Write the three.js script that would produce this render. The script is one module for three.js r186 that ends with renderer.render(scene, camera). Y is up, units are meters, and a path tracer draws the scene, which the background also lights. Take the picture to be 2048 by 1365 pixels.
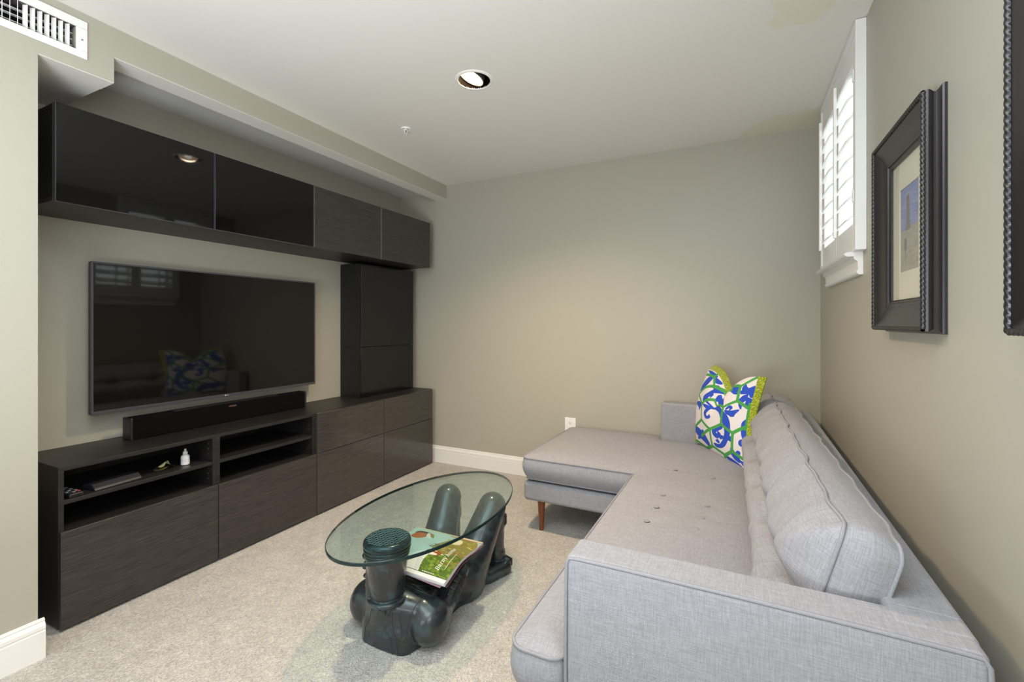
import * as THREE from 'three';
import { RoundedBoxGeometry } from 'three/addons/geometries/RoundedBoxGeometry.js';
import { mergeGeometries, mergeVertices, toCreasedNormals } from 'three/addons/utils/BufferGeometryUtils.js';
import { RectAreaLightUniformsLib } from 'three/addons/lights/RectAreaLightUniformsLib.js';

// ------------------------------------------------------------------ camera, sky, lamps, exposure
// x runs right along the far wall, y up, and "d" below is the distance into the room (d = -z).
RectAreaLightUniformsLib.init();
const scene = new THREE.Scene();
const F = 916, HORIZON = 647.6, YAW = 0.4574;
const camera = new THREE.PerspectiveCamera(2 * Math.atan(682.5 / F) * 180 / Math.PI, 2048 / 1365, 0.05, 60);
camera.position.set(0, 1.21, 0);
camera.rotation.set(0, YAW, 0);
camera.setViewOffset(2048, 1365, 0, 682.5 - HORIZON, 2048, 1365);
const renderer = new THREE.WebGLRenderer();
renderer.toneMapping = THREE.LinearToneMapping;
renderer.toneMappingExposure = 1.1;
renderer.shadowMap.enabled = true;
scene.background = new THREE.Color(0.93, 0.97, 1.0);
scene.backgroundIntensity = 2.6;
const LIGHT = {
  panel: { color: [0.91, 1.0, 1.09], nits: 3.4, x: -0.6, d: 0.22, w: 1.6, h: 1.0 },       // unseen ceiling lamp, out of view over the camera
  bounce: { color: [0.92, 1.0, 1.09], nits: 14.5, x: -0.75, y: 0.8, d: -0.55, w: 0.9, h: 0.9 }, // unseen softbox, out of view, turned up to light the ceiling
  rear: { color: [0.92, 0.98, 1.08], nits: 1.6, x: -0.95, y: 1.5, w: 2.0, h: 1.5 },          // fill light set in an added window behind the camera
  side: { color: [0.92, 0.98, 1.06], nits: 2.8, y: 1.72, d: -0.28, w: 1.3, h: 1.1 },         // fill light set in an added window beside the camera
  spot: { color: [1.0, 0.75, 0.5], candela: 11 },                                        // recessed gimbal lamp
};
const rgb = (c) => new THREE.Color().setRGB(...c);

// ------------------------------------------------------------------ helpers
const rng = (seed) => () => { seed = (seed + 0x6d2b79f5) | 0; let t = Math.imul(seed ^ (seed >>> 15), 1 | seed); t = (t + Math.imul(t ^ (t >>> 7), 61 | t)) ^ t; return ((t ^ (t >>> 14)) >>> 0) / 4294967296; };
const hash = (a, b, s) => { let h = (Math.imul(a | 0, 374761393) + Math.imul(b | 0, 668265263) + Math.imul(s | 0, 974711)) | 0; h = Math.imul(h ^ (h >>> 13), 1274126177); return ((h ^ (h >>> 16)) >>> 0) / 4294967296; };
const mod = (a, n) => ((a % n) + n) % n;
function vn(x, y, px, py, s) {                                         // value noise that repeats every px, py cells
  const ix = Math.floor(x), iy = Math.floor(y); let fx = x - ix, fy = y - iy; fx = fx * fx * (3 - 2 * fx); fy = fy * fy * (3 - 2 * fy);
  const x0 = mod(ix, px), x1 = mod(ix + 1, px), y0 = mod(iy, py), y1 = mod(iy + 1, py);
  const a = hash(x0, y0, s), b = hash(x1, y0, s), c = hash(x0, y1, s), d = hash(x1, y1, s);
  return a + (b - a) * fx + (c - a) * fy + (a - b - c + d) * fx * fy;
}
const lerp = (a, b, t) => a + (b - a) * t, clamp = (x, a = 0, b = 1) => Math.min(b, Math.max(a, x)), smooth = (a, b, x) => { const t = clamp((x - a) / (b - a)); return t * t * (3 - 2 * t); };
function dataTex(w, h, fn, srgb, repeat = true) {
  const a = new Uint8Array(w * h * 4);
  for (let y = 0, o = 0; y < h; y++) for (let x = 0; x < w; x++, o += 4) { const c = fn(x, y); if (c.length) { a[o] = c[0]; a[o + 1] = c[1]; a[o + 2] = c[2]; } else a[o] = a[o + 1] = a[o + 2] = c; a[o + 3] = 255; }
  const t = new THREE.DataTexture(a, w, h, THREE.RGBAFormat);
  t.magFilter = THREE.LinearFilter; t.minFilter = THREE.LinearFilter;
  if (repeat) t.wrapS = t.wrapT = THREE.RepeatWrapping;
  if (srgb) t.colorSpace = THREE.SRGBColorSpace;
  t.needsUpdate = true; return t;
}
function canvasTex(w, h, draw) {
  const c = document.createElement('canvas'); c.width = w; c.height = h; draw(c.getContext('2d'), w, h);
  const t = new THREE.CanvasTexture(c); t.colorSpace = THREE.SRGBColorSpace; t.magFilter = THREE.LinearFilter; return t;
}
const scaled = (t, u, v = u) => { t.repeat.set(1 / u, 1 / v); return t; };  // uv in metres, one tile every u x v metres
const std = (o) => new THREE.MeshStandardMaterial(o), phys = (o) => new THREE.MeshPhysicalMaterial(o);

const used = {};
const numbered = (n) => { const k = used[n] = (used[n] ?? -1) + 1; return k ? n + '_' + String(k).padStart(3, '0') : n; };
function mesh(name, geo, mat, parent = scene) { const m = new THREE.Mesh(geo, mat); m.name = parent === scene ? numbered(name) : name; m.castShadow = m.receiveShadow = true; parent.add(m); return m; }
function tag(o, label, category, group, kind) { if (label) o.userData.label = label; if (category) o.userData.category = category; if (group) o.userData.group = group; if (kind) o.userData.kind = kind; return o; }
function thing(name, label, category, [x, y, d] = [0, 0, 0], turn = 0, group) { const g = new THREE.Group(); g.name = numbered(name); g.position.set(x, y, -d); g.rotation.y = turn; scene.add(g); return tag(g, label, category, group); }
const struct = (name, geo, mat, parent = scene) => { const m = mesh(name, geo, mat, parent); if (parent === scene) m.userData.kind = 'structure'; return m; };
function triUV(g, swap = false) {                                       // uv in metres, from the axis each triangle faces
  if (g.index) g = g.toNonIndexed();
  const p = g.attributes.position, uv = new Float32Array(p.count * 2), a = new THREE.Vector3(), b = new THREE.Vector3(), c = new THREE.Vector3();
  for (let i = 0; i < p.count; i += 3) {
    a.fromBufferAttribute(p, i); b.fromBufferAttribute(p, i + 1).sub(a); c.fromBufferAttribute(p, i + 2).sub(a); b.cross(c);
    const x = Math.abs(b.x), y = Math.abs(b.y), z = Math.abs(b.z), ax = x >= y && x >= z ? 0 : y >= z ? 1 : 2;
    for (let k = 0; k < 3; k++) {
      a.fromBufferAttribute(p, i + k);
      let u = ax === 0 ? a.z : a.x, v = ax === 1 ? a.z : a.y; if (swap && ax === 1) [u, v] = [v, u];
      uv[(i + k) * 2] = u; uv[(i + k) * 2 + 1] = v;
    }
  }
  g.setAttribute('uv', new THREE.BufferAttribute(uv, 2)); return g;
}
function rbox(w, h, l, r = 0.0015, seg = 1) { return triUV(r > 0 ? new RoundedBoxGeometry(w, h, l, seg, Math.min(r, w / 2.01, h / 2.01, l / 2.01)) : new THREE.BoxGeometry(w, h, l), true); }
// a box given by its extents in the room, as a child of an unturned group (or of the scene)
function slab(name, parent, x0, x1, y0, y1, d0, d1, mat, r = 0.0015, seg = 1) {
  const m = mesh(name, rbox(x1 - x0, y1 - y0, d1 - d0, r, seg), mat, parent), p = parent.position ?? { x: 0, y: 0, z: 0 };
  m.position.set((x0 + x1) / 2 - p.x, (y0 + y1) / 2 - p.y, -(d0 + d1) / 2 - p.z);
  return m;
}
const sslab = (name, ...a) => { const m = slab(name, scene, ...a); m.userData.kind = 'structure'; return m; };
function grid(nu, nv, fn, uvf) {                                         // a sheet of (nu+1) x (nv+1) points
  const p = [], uv = [], ix = [];
  for (let j = 0; j <= nv; j++) for (let i = 0; i <= nu; i++) { const q = fn(i / nu, j / nv); p.push(...q); uv.push(...(uvf ? uvf(i / nu, j / nv) : [i / nu, j / nv])); }
  for (let j = 0; j < nv; j++) for (let i = 0; i < nu; i++) { const a = j * (nu + 1) + i, b = a + 1, c = a + nu + 1, d = c + 1; ix.push(a, b, d, a, d, c); }
  const g = new THREE.BufferGeometry(); g.setAttribute('position', new THREE.Float32BufferAttribute(p, 3)); g.setAttribute('uv', new THREE.Float32BufferAttribute(uv, 2)); g.setIndex(ix); g.computeVertexNormals(); return g;
}
const V = (x, y, z) => new THREE.Vector3(x, y, z);
const tube = (pts, r, seg = 40, sides = 6, closed = false) => new THREE.TubeGeometry(new THREE.CatmullRomCurve3(pts, closed, 'centripetal'), seg, r, sides, closed);
// a placement that may mirror the geometry; faces keep looking outwards
function placeGeo(g, ...m) { const M4 = new THREE.Matrix4().set(...m); g.applyMatrix4(M4); if (M4.determinant() < 0) { if (!g.index) g = mergeVertices(g, 1e-6); const a = g.index.array; for (let i = 0; i < a.length; i += 3) { const t = a[i + 1]; a[i + 1] = a[i + 2]; a[i + 2] = t; } } return g; }
const merge = (list) => mergeGeometries(list.map((g) => { g = g.index ? g.toNonIndexed() : g; for (const k of Object.keys(g.attributes)) if (!['position', 'normal', 'uv'].includes(k)) g.deleteAttribute(k); return g; }));

// ------------------------------------------------------------------ materials
const T = {};
T.wallBump = scaled(dataTex(512, 512, (x, y) => 255 * (0.6 * vn(x / 4, y / 4, 128, 128, 1) + 0.4 * vn(x / 9, y / 9, 57, 57, 2)), false), 0.5);
T.carpet = dataTex(1536, 1536, (x, y) => {
  const wx = x + 7 * (vn(x / 12, y / 12, 128, 128, 5) - 0.5), wy = y + 7 * (vn(x / 12, y / 12, 128, 128, 6) - 0.5);
  const f = vn(wx / 4, wy / 2.4, 384, 640, 7), m = vn(wx / 8, wy / 8, 192, 192, 8), b = vn(x / 48, y / 48, 32, 32, 9), h = hash(x >> 1, y >> 1, 10);
  let k = 0.84 + 0.20 * f + 0.10 * (m - 0.5) + 0.06 * (b - 0.5) + 0.10 * (h - 0.5);
  const w = 0.5 + 0.9 * (vn(wx / 6, wy / 6, 256, 256, 11) - 0.5);
  return [k * lerp(194, 210, w), k * lerp(193, 204, w), k * lerp(192, 191, w)];
}, true);
T.carpetBump = dataTex(1024, 1024, (x, y) => 255 * (0.55 * vn(x / 3, y / 3, 342, 342, 12) + 0.45 * vn(x / 7, y / 7, 147, 147, 13)), false);
scaled(T.carpet, 1.3); scaled(T.carpetBump, 0.82);
T.rib = dataTex(1024, 1024, (x, y) => {                                 // ribbed laminate, grain along u
  const wob = 2.2 * (vn(x / 128, y / 40, 8, 26, 20) - 0.5), v = y + wob, s = vn(x / 64, v / 2.2, 16, 466, 21), t = vn(x / 256, v / 6, 4, 171, 22), g = 0.5 + 0.5 * Math.sin((v / 1024) * 2 * Math.PI * 74 + 2.2 * vn(x / 256, y / 30, 4, 35, 23));
  const k = 0.52 + 0.62 * s * g + 0.22 * (t - 0.5) + 0.06 * (hash(x, y, 24) - 0.5);
  return [k * 80, k * 73, k * 70];
}, true);
T.ribBump = dataTex(1024, 1024, (x, y) => { const wob = 2.2 * (vn(x / 128, y / 40, 8, 26, 20) - 0.5), v = y + wob; return 255 * (0.5 + 0.5 * Math.sin((v / 1024) * 2 * Math.PI * 74 + 2.2 * vn(x / 256, y / 30, 4, 35, 23))); }, false);
scaled(T.rib, 0.6, 0.42); scaled(T.ribBump, 0.6, 0.42);
T.oak = scaled(dataTex(512, 512, (x, y) => { const s = vn(x / 64, y / 2, 8, 256, 30), t = vn(x / 170, y / 9, 3, 57, 31), k = 0.72 + 0.34 * s + 0.3 * (t - 0.5); return [k * 40, k * 37, k * 36]; }, true), 0.5);
T.linen = dataTex(1024, 1024, (x, y) => {                                // heather weave, half a millimetre a pixel
  const c = x >> 1, r = y >> 1, over = (c + r) & 1;
  const warp = hash(c, Math.floor((y + 97 * hash(c, 3, 40)) / 46), 41), weft = hash(Math.floor((x + 97 * hash(r, 5, 42)) / 60), r, 43);
  const slub = vn(x / 24, r, 43, 512, 44) * 0.5 + vn(c, y / 24, 512, 43, 45) * 0.5, k = 0.86 + 0.19 * (over ? warp : weft) + 0.08 * (slub - 0.5) + 0.05 * (hash(x, y, 46) - 0.5);
  return [k * 164, k * 164, k * 169];
}, true);
T.linenBump = dataTex(512, 512, (x, y) => { const a = Math.abs(Math.sin((x / 512) * Math.PI * 256)), b = Math.abs(Math.sin((y / 512) * Math.PI * 256)); return 255 * (((x >> 1) + (y >> 1)) & 1 ? 0.45 + 0.5 * a : 0.45 + 0.5 * b) * (0.75 + 0.25 * hash(x >> 1, y >> 1, 47)); }, false);
scaled(T.linen, 0.44); scaled(T.linenBump, 0.31);
T.patina = scaled(dataTex(512, 512, (x, y) => {
  const n = 0.6 * vn(x / 40, y / 40, 13, 13, 50) + 0.4 * vn(x / 14, y / 14, 37, 37, 51), t = smooth(0.45, 0.8, n), h = hash(x, y, 52) * 5;
  return [lerp(38, 46, t) + h - 2, lerp(42, 66, t) + h - 2, lerp(46, 70, t) + h - 2];
}, true), 0.45);
T.patinaRough = scaled(dataTex(256, 256, (x, y) => 255 * (0.22 + 0.24 * vn(x / 16, y / 16, 16, 16, 53)), false), 0.3);
T.walnut = scaled(dataTex(256, 256, (x, y) => { const k = 0.78 + 0.4 * vn(x / 5, y / 80, 52, 4, 60) ; return [k * 134, k * 70, k * 34]; }, true), 0.2);
const CX0 = -2.9, CX1 = 0.6, CD0 = -2.75, CD1 = 3.4;                      // the ceiling's uv runs over this rectangle
T.ceiling = dataTex(1024, 1792, (x, y) => {
  const X = lerp(CX0, CX1, x / 1024), d = lerp(CD0, CD1, y / 1792), n = vn(x / 20, y / 20, 90, 90, 70) + 0.5 * vn(x / 7, y / 7, 200, 300, 71) - 0.75;
  // two dried touch-up smears beside the window wall
  const e1 = ((X - 0.22) / 0.12) ** 2 + ((d - 2.03) / 0.16) ** 2, e2 = ((X - 0.26) / 0.24) ** 2 + ((d - 3.2) / 0.2) ** 2 + 0.4 * (X - 0.26) * (d - 3.2) / 0.04;
  const k = Math.max(smooth(1.0, 0.75, e1 + 1.1 * n), smooth(1.0, 0.75, e2 + 1.1 * n)) * (0.75 + 0.25 * vn(x / 3, y / 3, 400, 600, 72));
  return [lerp(233, 232, k), lerp(230, 226, k), lerp(224, 208, k)];
}, true, false);

const M = {};
M.wall = phys({ color: 0xb2ae9f, roughness: 0.42, specularIntensity: 0.6, bumpMap: T.wallBump, bumpScale: 0.00014 });
M.ceiling = std({ map: T.ceiling, roughness: 0.9 });
M.soffit = std({ color: 0xe9e6e0, roughness: 0.9 });
M.carpet = std({ map: T.carpet, roughness: 1, bumpMap: T.carpetBump, bumpScale: 0.004 });
M.trim = phys({ color: 0xf1f0ec, roughness: 0.35 });
M.rib = phys({ map: T.rib, roughness: 0.34, bumpMap: T.ribBump, bumpScale: 0.0006, clearcoat: 0.25, clearcoatRoughness: 0.2 });
M.ribGloss = phys({ map: T.rib, roughness: 0.34, bumpMap: T.ribBump, bumpScale: 0.0002, clearcoat: 0.7, clearcoatRoughness: 0.08 });
M.oak = phys({ map: T.oak, roughness: 0.42 });
M.black = phys({ color: 0x131313, roughness: 0.45 });
M.blackGloss = phys({ color: 0x060607, roughness: 0.04, specularIntensity: 0.8 });
M.screen = phys({ color: 0x0b0b0a, roughness: 0.04, specularIntensity: 0.8 });
M.bezel = phys({ color: 0x55565b, roughness: 0.35, metalness: 0.5 });
M.silver = std({ color: 0xb9bcc0, roughness: 0.3, metalness: 0.9 });
M.darkPlastic = phys({ color: 0x17181a, roughness: 0.38 });
M.greyPlastic = phys({ color: 0x222328, roughness: 0.45 });
M.cloth = phys({ color: 0x070707, roughness: 0.9, specularIntensity: 0.25 });
M.linen = phys({ map: T.linen, roughness: 0.92, bumpMap: T.linenBump, bumpScale: 0.0005, sheen: 0.25, sheenColor: new THREE.Color(0.8, 0.8, 0.84), sheenRoughness: 0.6 });
M.piping = phys({ map: T.linen, color: 0xf4f3f4, roughness: 0.9 });
M.walnut = phys({ map: T.walnut, roughness: 0.38, clearcoat: 0.3, clearcoatRoughness: 0.25 });
M.stone = phys({ map: T.patina, roughnessMap: T.patinaRough, roughness: 1, clearcoat: 0.55, clearcoatRoughness: 0.14 });
M.groove = phys({ color: 0x84979a, roughness: 0.5 });
M.pane = phys({ color: new THREE.Color(0.85, 0.95, 0.95), roughness: 0.0, transmission: 1, thickness: 0, ior: 1.5 });
M.edge = phys({ color: new THREE.Color(0.012, 0.03, 0.028), roughness: 0.08, ior: 1.5 });
M.clear = phys({ color: new THREE.Color(0.97, 0.98, 0.97), roughness: 0.0, transmission: 1, thickness: 0, ior: 1.5 });
M.espresso = phys({ color: 0x1d191b, roughness: 0.36, clearcoat: 0.4, clearcoatRoughness: 0.22 });
M.mat = std({ color: 0xd8d2bd, roughness: 0.95 });
M.white = phys({ color: 0xf2f1ee, roughness: 0.4 });
M.louver = phys({ color: 0xf6f6f4, roughness: 0.45 });
M.dark = std({ color: 0x100c12, roughness: 0.9 });
M.gold = phys({ color: 0x9c8c4a, roughness: 0.35, metalness: 0.6 });

// ------------------------------------------------------------------ the room
const XL = -2.773, XB = -2.264, XBB = -2.375, XR = 0.452, D = 3.316, H = 2.409, RD = -2.6;
const YB = 2.289, YLOW = 2.185, YA = 2.364;                               // beam underside, low soffit, alcove ceiling
sslab('floor', XL - 0.1, XR + 0.1, -0.1, 0, RD - 0.1, D + 0.1, M.carpet, 0);
{
  const s = new THREE.Shape([[CX0, CD0], [CX1, CD0], [CX1, CD1], [CX0, CD1]].map((p) => new THREE.Vector2(...p)));
  const hole = new THREE.Path(); hole.absarc(-1.162, 1.94, 0.08, 0, Math.PI * 2, true); s.holes.push(hole);
  const g = new THREE.ExtrudeGeometry(s, { depth: 0.2, bevelEnabled: false, curveSegments: 48 });
  const p = g.attributes.position, uv = g.attributes.uv;
  for (let i = 0; i < p.count; i++) uv.setXY(i, (p.getX(i) - CX0) / (CX1 - CX0), (p.getY(i) - CD0) / (CD1 - CD0));
  g.rotateX(-Math.PI / 2); g.translate(0, H, 0);                          // shape y becomes depth, extrusion goes up
  struct('ceiling', g, M.ceiling);
}
sslab('wall_back', XL - 0.1, XR + 0.2, 0, H, D, D + 0.12, M.wall, 0);
sslab('wall_alcove', XL - 0.12, XL, 0, H, 0.6, D, M.wall, 0);
// the wall's front face with bulkhead and beam is one board with a hole for the register
const VENT = { d0: 0.42, d1: 0.832, y0: 2.258, y1: 2.345 };
{
  const s = new THREE.Shape([[RD, 0], [0.727, 0], [0.727, YLOW], [0.952, YLOW], [0.952, YB], [D, YB], [D, H], [RD, H]].map((p) => new THREE.Vector2(...p)));
  s.holes.push(new THREE.Path([[VENT.d0, VENT.y0], [VENT.d0, VENT.y1], [VENT.d1, VENT.y1], [VENT.d1, VENT.y0]].map((p) => new THREE.Vector2(...p))));
  const g = triUV(new THREE.ExtrudeGeometry(s, { depth: XB - XBB, bevelEnabled: false }));
  g.rotateY(Math.PI / 2); g.translate(XBB, 0, 0);                          // shape x (depth) -> -z, thickness -> +x
  struct('wall_left', g, M.wall);
}
sslab('wall_alcove_end', XL - 0.12, XBB, 0, H, 0.6, 0.727, M.wall, 0);
sslab('wall_left_inner', XL - 0.12, XBB - 0.3, 0, H, RD, 0.6, M.wall, 0);
sslab('ceiling_alcove', XL, XBB, YA, H, 0.952, D, M.soffit, 0);
sslab('ceiling_bulkhead', XL, XBB, YLOW, YA, 0.727, 0.952, M.soffit, 0);
sslab('trim_1', XBB + 0.001, XB - 0.0005, YLOW - 0.002, YLOW, 0.728, 0.9515, M.soffit, 0);
sslab('trim_2', XBB, XB - 0.0005, YB - 0.002, YB, 0.953, D, M.soffit, 0);
{
  const s = new THREE.Shape([[RD, 0], [D, 0], [D, H], [RD, H]].map((p) => new THREE.Vector2(...p)));
  s.holes.push(new THREE.Path([[2.235, 1.5], [2.235, 2.38], [3.025, 2.38], [3.025, 1.5]].map((p) => new THREE.Vector2(...p))));
  const W = LIGHT.side, a = W.d - W.w / 2, b = W.d + W.w / 2, y0 = W.y - W.h / 2, y1 = W.y + W.h / 2;
  s.holes.push(new THREE.Path([[a, y0], [a, y1], [b, y1], [b, y0]].map((p) => new THREE.Vector2(...p))));
  const g = triUV(new THREE.ExtrudeGeometry(s, { depth: 0.22, bevelEnabled: false })); g.rotateY(Math.PI / 2); g.translate(XR, 0, 0);
  struct('wall_right', g, M.wall);
  const w = new THREE.Group(); w.name = 'added_window_3'; w.userData.kind = 'structure'; w.position.set(XR, W.y, -W.d); scene.add(w);  // added window, out of view, holding fill light for the television wall
  slab('window_pane', w, XR + 0.12, XR + 0.124, y0, y1, a, b, M.clear, 0);
  for (const [p, q, c, e] of [[y0, y1, a, a + 0.05], [y0, y1, b - 0.05, b], [y0, y0 + 0.05, a, b], [y1 - 0.05, y1, a, b], [W.y - 0.02, W.y + 0.02, a, b]]) slab('window_frame', w, XR + 0.1, XR + 0.15, p, q, c, e, M.white, 0.003);
  const r = new THREE.RectAreaLight(rgb(W.color), W.nits, W.w - 0.1, W.h - 0.1); r.position.set(XR + 0.02, W.y, -W.d); r.lookAt(-9, W.y, -W.d); scene.add(r);
}
{
  const L = LIGHT.rear, s = new THREE.Shape([[XL - 0.1, 0], [XR + 0.2, 0], [XR + 0.2, H], [XL - 0.1, H]].map((p) => new THREE.Vector2(...p)));
  const a = L.x - L.w / 2, b = L.x + L.w / 2, y0 = L.y - L.h / 2, y1 = L.y + L.h / 2;
  s.holes.push(new THREE.Path([[a, y0], [a, y1], [b, y1], [b, y0]].map((p) => new THREE.Vector2(...p))));
  const g = triUV(new THREE.ExtrudeGeometry(s, { depth: 0.12, bevelEnabled: false })); g.translate(0, 0, -RD); struct('wall_rear', g, M.wall);
  const w = new THREE.Group(); w.name = 'added_window_2'; w.userData.kind = 'structure'; w.position.set(L.x, L.y, -RD + 0.06); scene.add(w);  // added window in the rear wall, holding fill light for the room
  mesh('window_pane', new THREE.PlaneGeometry(L.w, L.h), M.clear, w);
  for (const [x, y, ww, hh] of [[-L.w / 2 + 0.03, 0, 0.06, L.h], [L.w / 2 - 0.03, 0, 0.06, L.h], [0, 0, 0.06, L.h], [0, L.h / 2 - 0.03, L.w, 0.06], [0, -L.h / 2 + 0.03, L.w, 0.06]]) mesh('window_frame', rbox(ww, hh, 0.07, 0.004), M.white, w).position.set(x, y, 0);
  const r = new THREE.RectAreaLight(rgb(L.color), L.nits, L.w - 0.1, L.h - 0.1); r.position.set(L.x, L.y, -RD - 0.01); r.lookAt(L.x, L.y, -10); scene.add(r);
}
// baseboards: an ogee profile swept along a wall
function baseboard(name, len, place) {
  const pts = [[0, 0], [0.016, 0], [0.016, 0.098], [0.0145, 0.1], [0.0145, 0.104], [0.016, 0.107], [0.0155, 0.118], [0.011, 0.126], [0.0075, 0.13], [0.009, 0.134], [0.0065, 0.14], [0, 0.142]];
  const s = new THREE.Shape(pts.map((p) => new THREE.Vector2(...p))), g = new THREE.ExtrudeGeometry(s, { depth: len, bevelEnabled: false });
  return struct(name, place(g), M.trim);
}
baseboard('baseboard_back', XR - XL, (g) => placeGeo(g, 0, 0, 1, XL, 0, 1, 0, 0, 1, 0, 0, -D, 0, 0, 0, 1));
baseboard('baseboard_left', 0.727 + 0.016 - RD, (g) => g.translate(XB, 0, -(0.727 + 0.016)));
baseboard('baseboard_right', D - RD, (g) => placeGeo(g, -1, 0, 0, XR, 0, 1, 0, 0, 0, 0, 1, -D, 0, 0, 0, 1));

// ------------------------------------------------------------------ window with sill and shutters
{
  const w = new THREE.Group(); w.name = 'window_1'; w.userData.kind = 'structure'; w.position.set(XR, 1.5, -2.63); scene.add(w);
  slab('window_pane', w, XR + 0.15, XR + 0.154, 1.5, 2.38, 2.235, 3.025, M.clear, 0);
  for (const [y0, y1, d0, d1] of [[1.5, 1.54, 2.235, 3.025], [2.34, 2.38, 2.235, 3.025], [1.54, 2.34, 2.235, 2.275], [1.54, 2.34, 2.985, 3.025], [1.92, 1.95, 2.275, 2.985], [1.54, 2.34, 2.62, 2.64]]) slab('window_sash', w, XR + 0.135, XR + 0.17, y0, y1, d0, d1, M.white, 0.003);
  for (const [p, q, c, e] of [[1.5, 2.38, 2.235, 2.24], [1.5, 2.38, 3.02, 3.025], [2.375, 2.38, 2.24, 3.02], [1.5, 1.505, 2.24, 3.02]]) slab('window_jamb', w, XR, XR + 0.22, p, q, c, e, M.white, 0);
  slab('window_frame', w, 0.415, XR, 1.5, 2.405, 2.208, 2.238, M.white, 0.003);
  slab('window_frame', w, 0.415, XR, 1.5, 2.405, 3.022, 3.052, M.white, 0.003);
  slab('window_frame', w, 0.415, XR, 2.372, 2.405, 2.238, 3.022, M.white, 0.003);
  slab('window_frame', w, 0.415, XR, 1.5, 1.524, 2.238, 3.022, M.white, 0.003);
  const stool = new THREE.Shape([[0, 0], [0.05, 0], [0.058, 0.003], [0.0635, 0.0095], [0.058, 0.0155], [0.05, 0.018], [0, 0.018]].map((p) => new THREE.Vector2(...p)));
  const sg = placeGeo(new THREE.ExtrudeGeometry(stool, { depth: 0.75, bevelEnabled: false }), -1, 0, 0, 0, 0, 1, 0, -0.018, 0, 0, 1, -0.39, 0, 0, 0, 1);
  mesh('window_sill', sg, M.trim, w);
  const ap = new THREE.Shape([[0, 0.074], [0.03, 0.074], [0.03, 0.064], [0.018, 0.054], [0.016, 0.02], [0.022, 0.012], [0.018, 0.004], [0.012, 0], [0, 0]].map((p) => new THREE.Vector2(...p)));
  const ag = placeGeo(new THREE.ExtrudeGeometry(ap, { depth: 0.75, bevelEnabled: false }), -1, 0, 0, 0, 0, 1, 0, -0.092, 0, 0, 1, -0.39, 0, 0, 0, 1);
  mesh('window_apron', ag, M.trim, w);
}
function shutter(d0, d1, label, hingeD) {
  const dm = (d0 + d1) / 2, t = thing('plantation_shutter', label, 'shutter', [0.434, 1.524, dm], 0, 'shutters on the window');
  const x0 = 0.421, x1 = 0.447, y0 = 1.527, y1 = 2.37;
  slab('stile', t, x0, x1, y0, y1, d0, d0 + 0.042, M.white, 0.003);
  slab('stile', t, x0, x1, y0, y1, d1 - 0.042, d1, M.white, 0.003);
  slab('rail', t, x0, x1, y0, 1.617, d0 + 0.042, d1 - 0.042, M.white, 0.003);
  slab('rail', t, x0, x1, 2.27, y1, d0 + 0.042, d1 - 0.042, M.white, 0.003);
  const n = 8, pitch = (2.27 - 1.617) / n, w = d1 - d0 - 0.09, prof = new THREE.Shape();
  prof.absellipse(0, 0, 0.0445, 0.0055, 0, Math.PI * 2);
  const lg = new THREE.ExtrudeGeometry(prof, { depth: w, bevelEnabled: false, curveSegments: 10 }); lg.translate(0, 0, -w / 2);
  for (let i = 0; i < n; i++) { const m = mesh('louver', lg, M.louver, t); m.position.set(0, 1.617 + pitch * (i + 0.5) - t.position.y, 0); m.rotation.z = 0.62; }
  mesh('tilt_rod', rbox(0.012, 0.66, 0.016, 0.003), M.white, t).position.set(0.384 - 0.434, 1.915 - t.position.y, 0);
  for (const y of [1.72, 2.2]) mesh('hinge', rbox(0.012, 0.05, 0.014, 0.003), M.white, t).position.set(-0.016, y - t.position.y, -(hingeD - dm));
}
shutter(2.241, 2.628, 'white louvred shutter panel nearer the framed picture, its tilt rod hanging lower', 2.244);
shutter(2.632, 3.019, 'white louvred shutter panel at the far wall corner of the window', 3.016);

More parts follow.
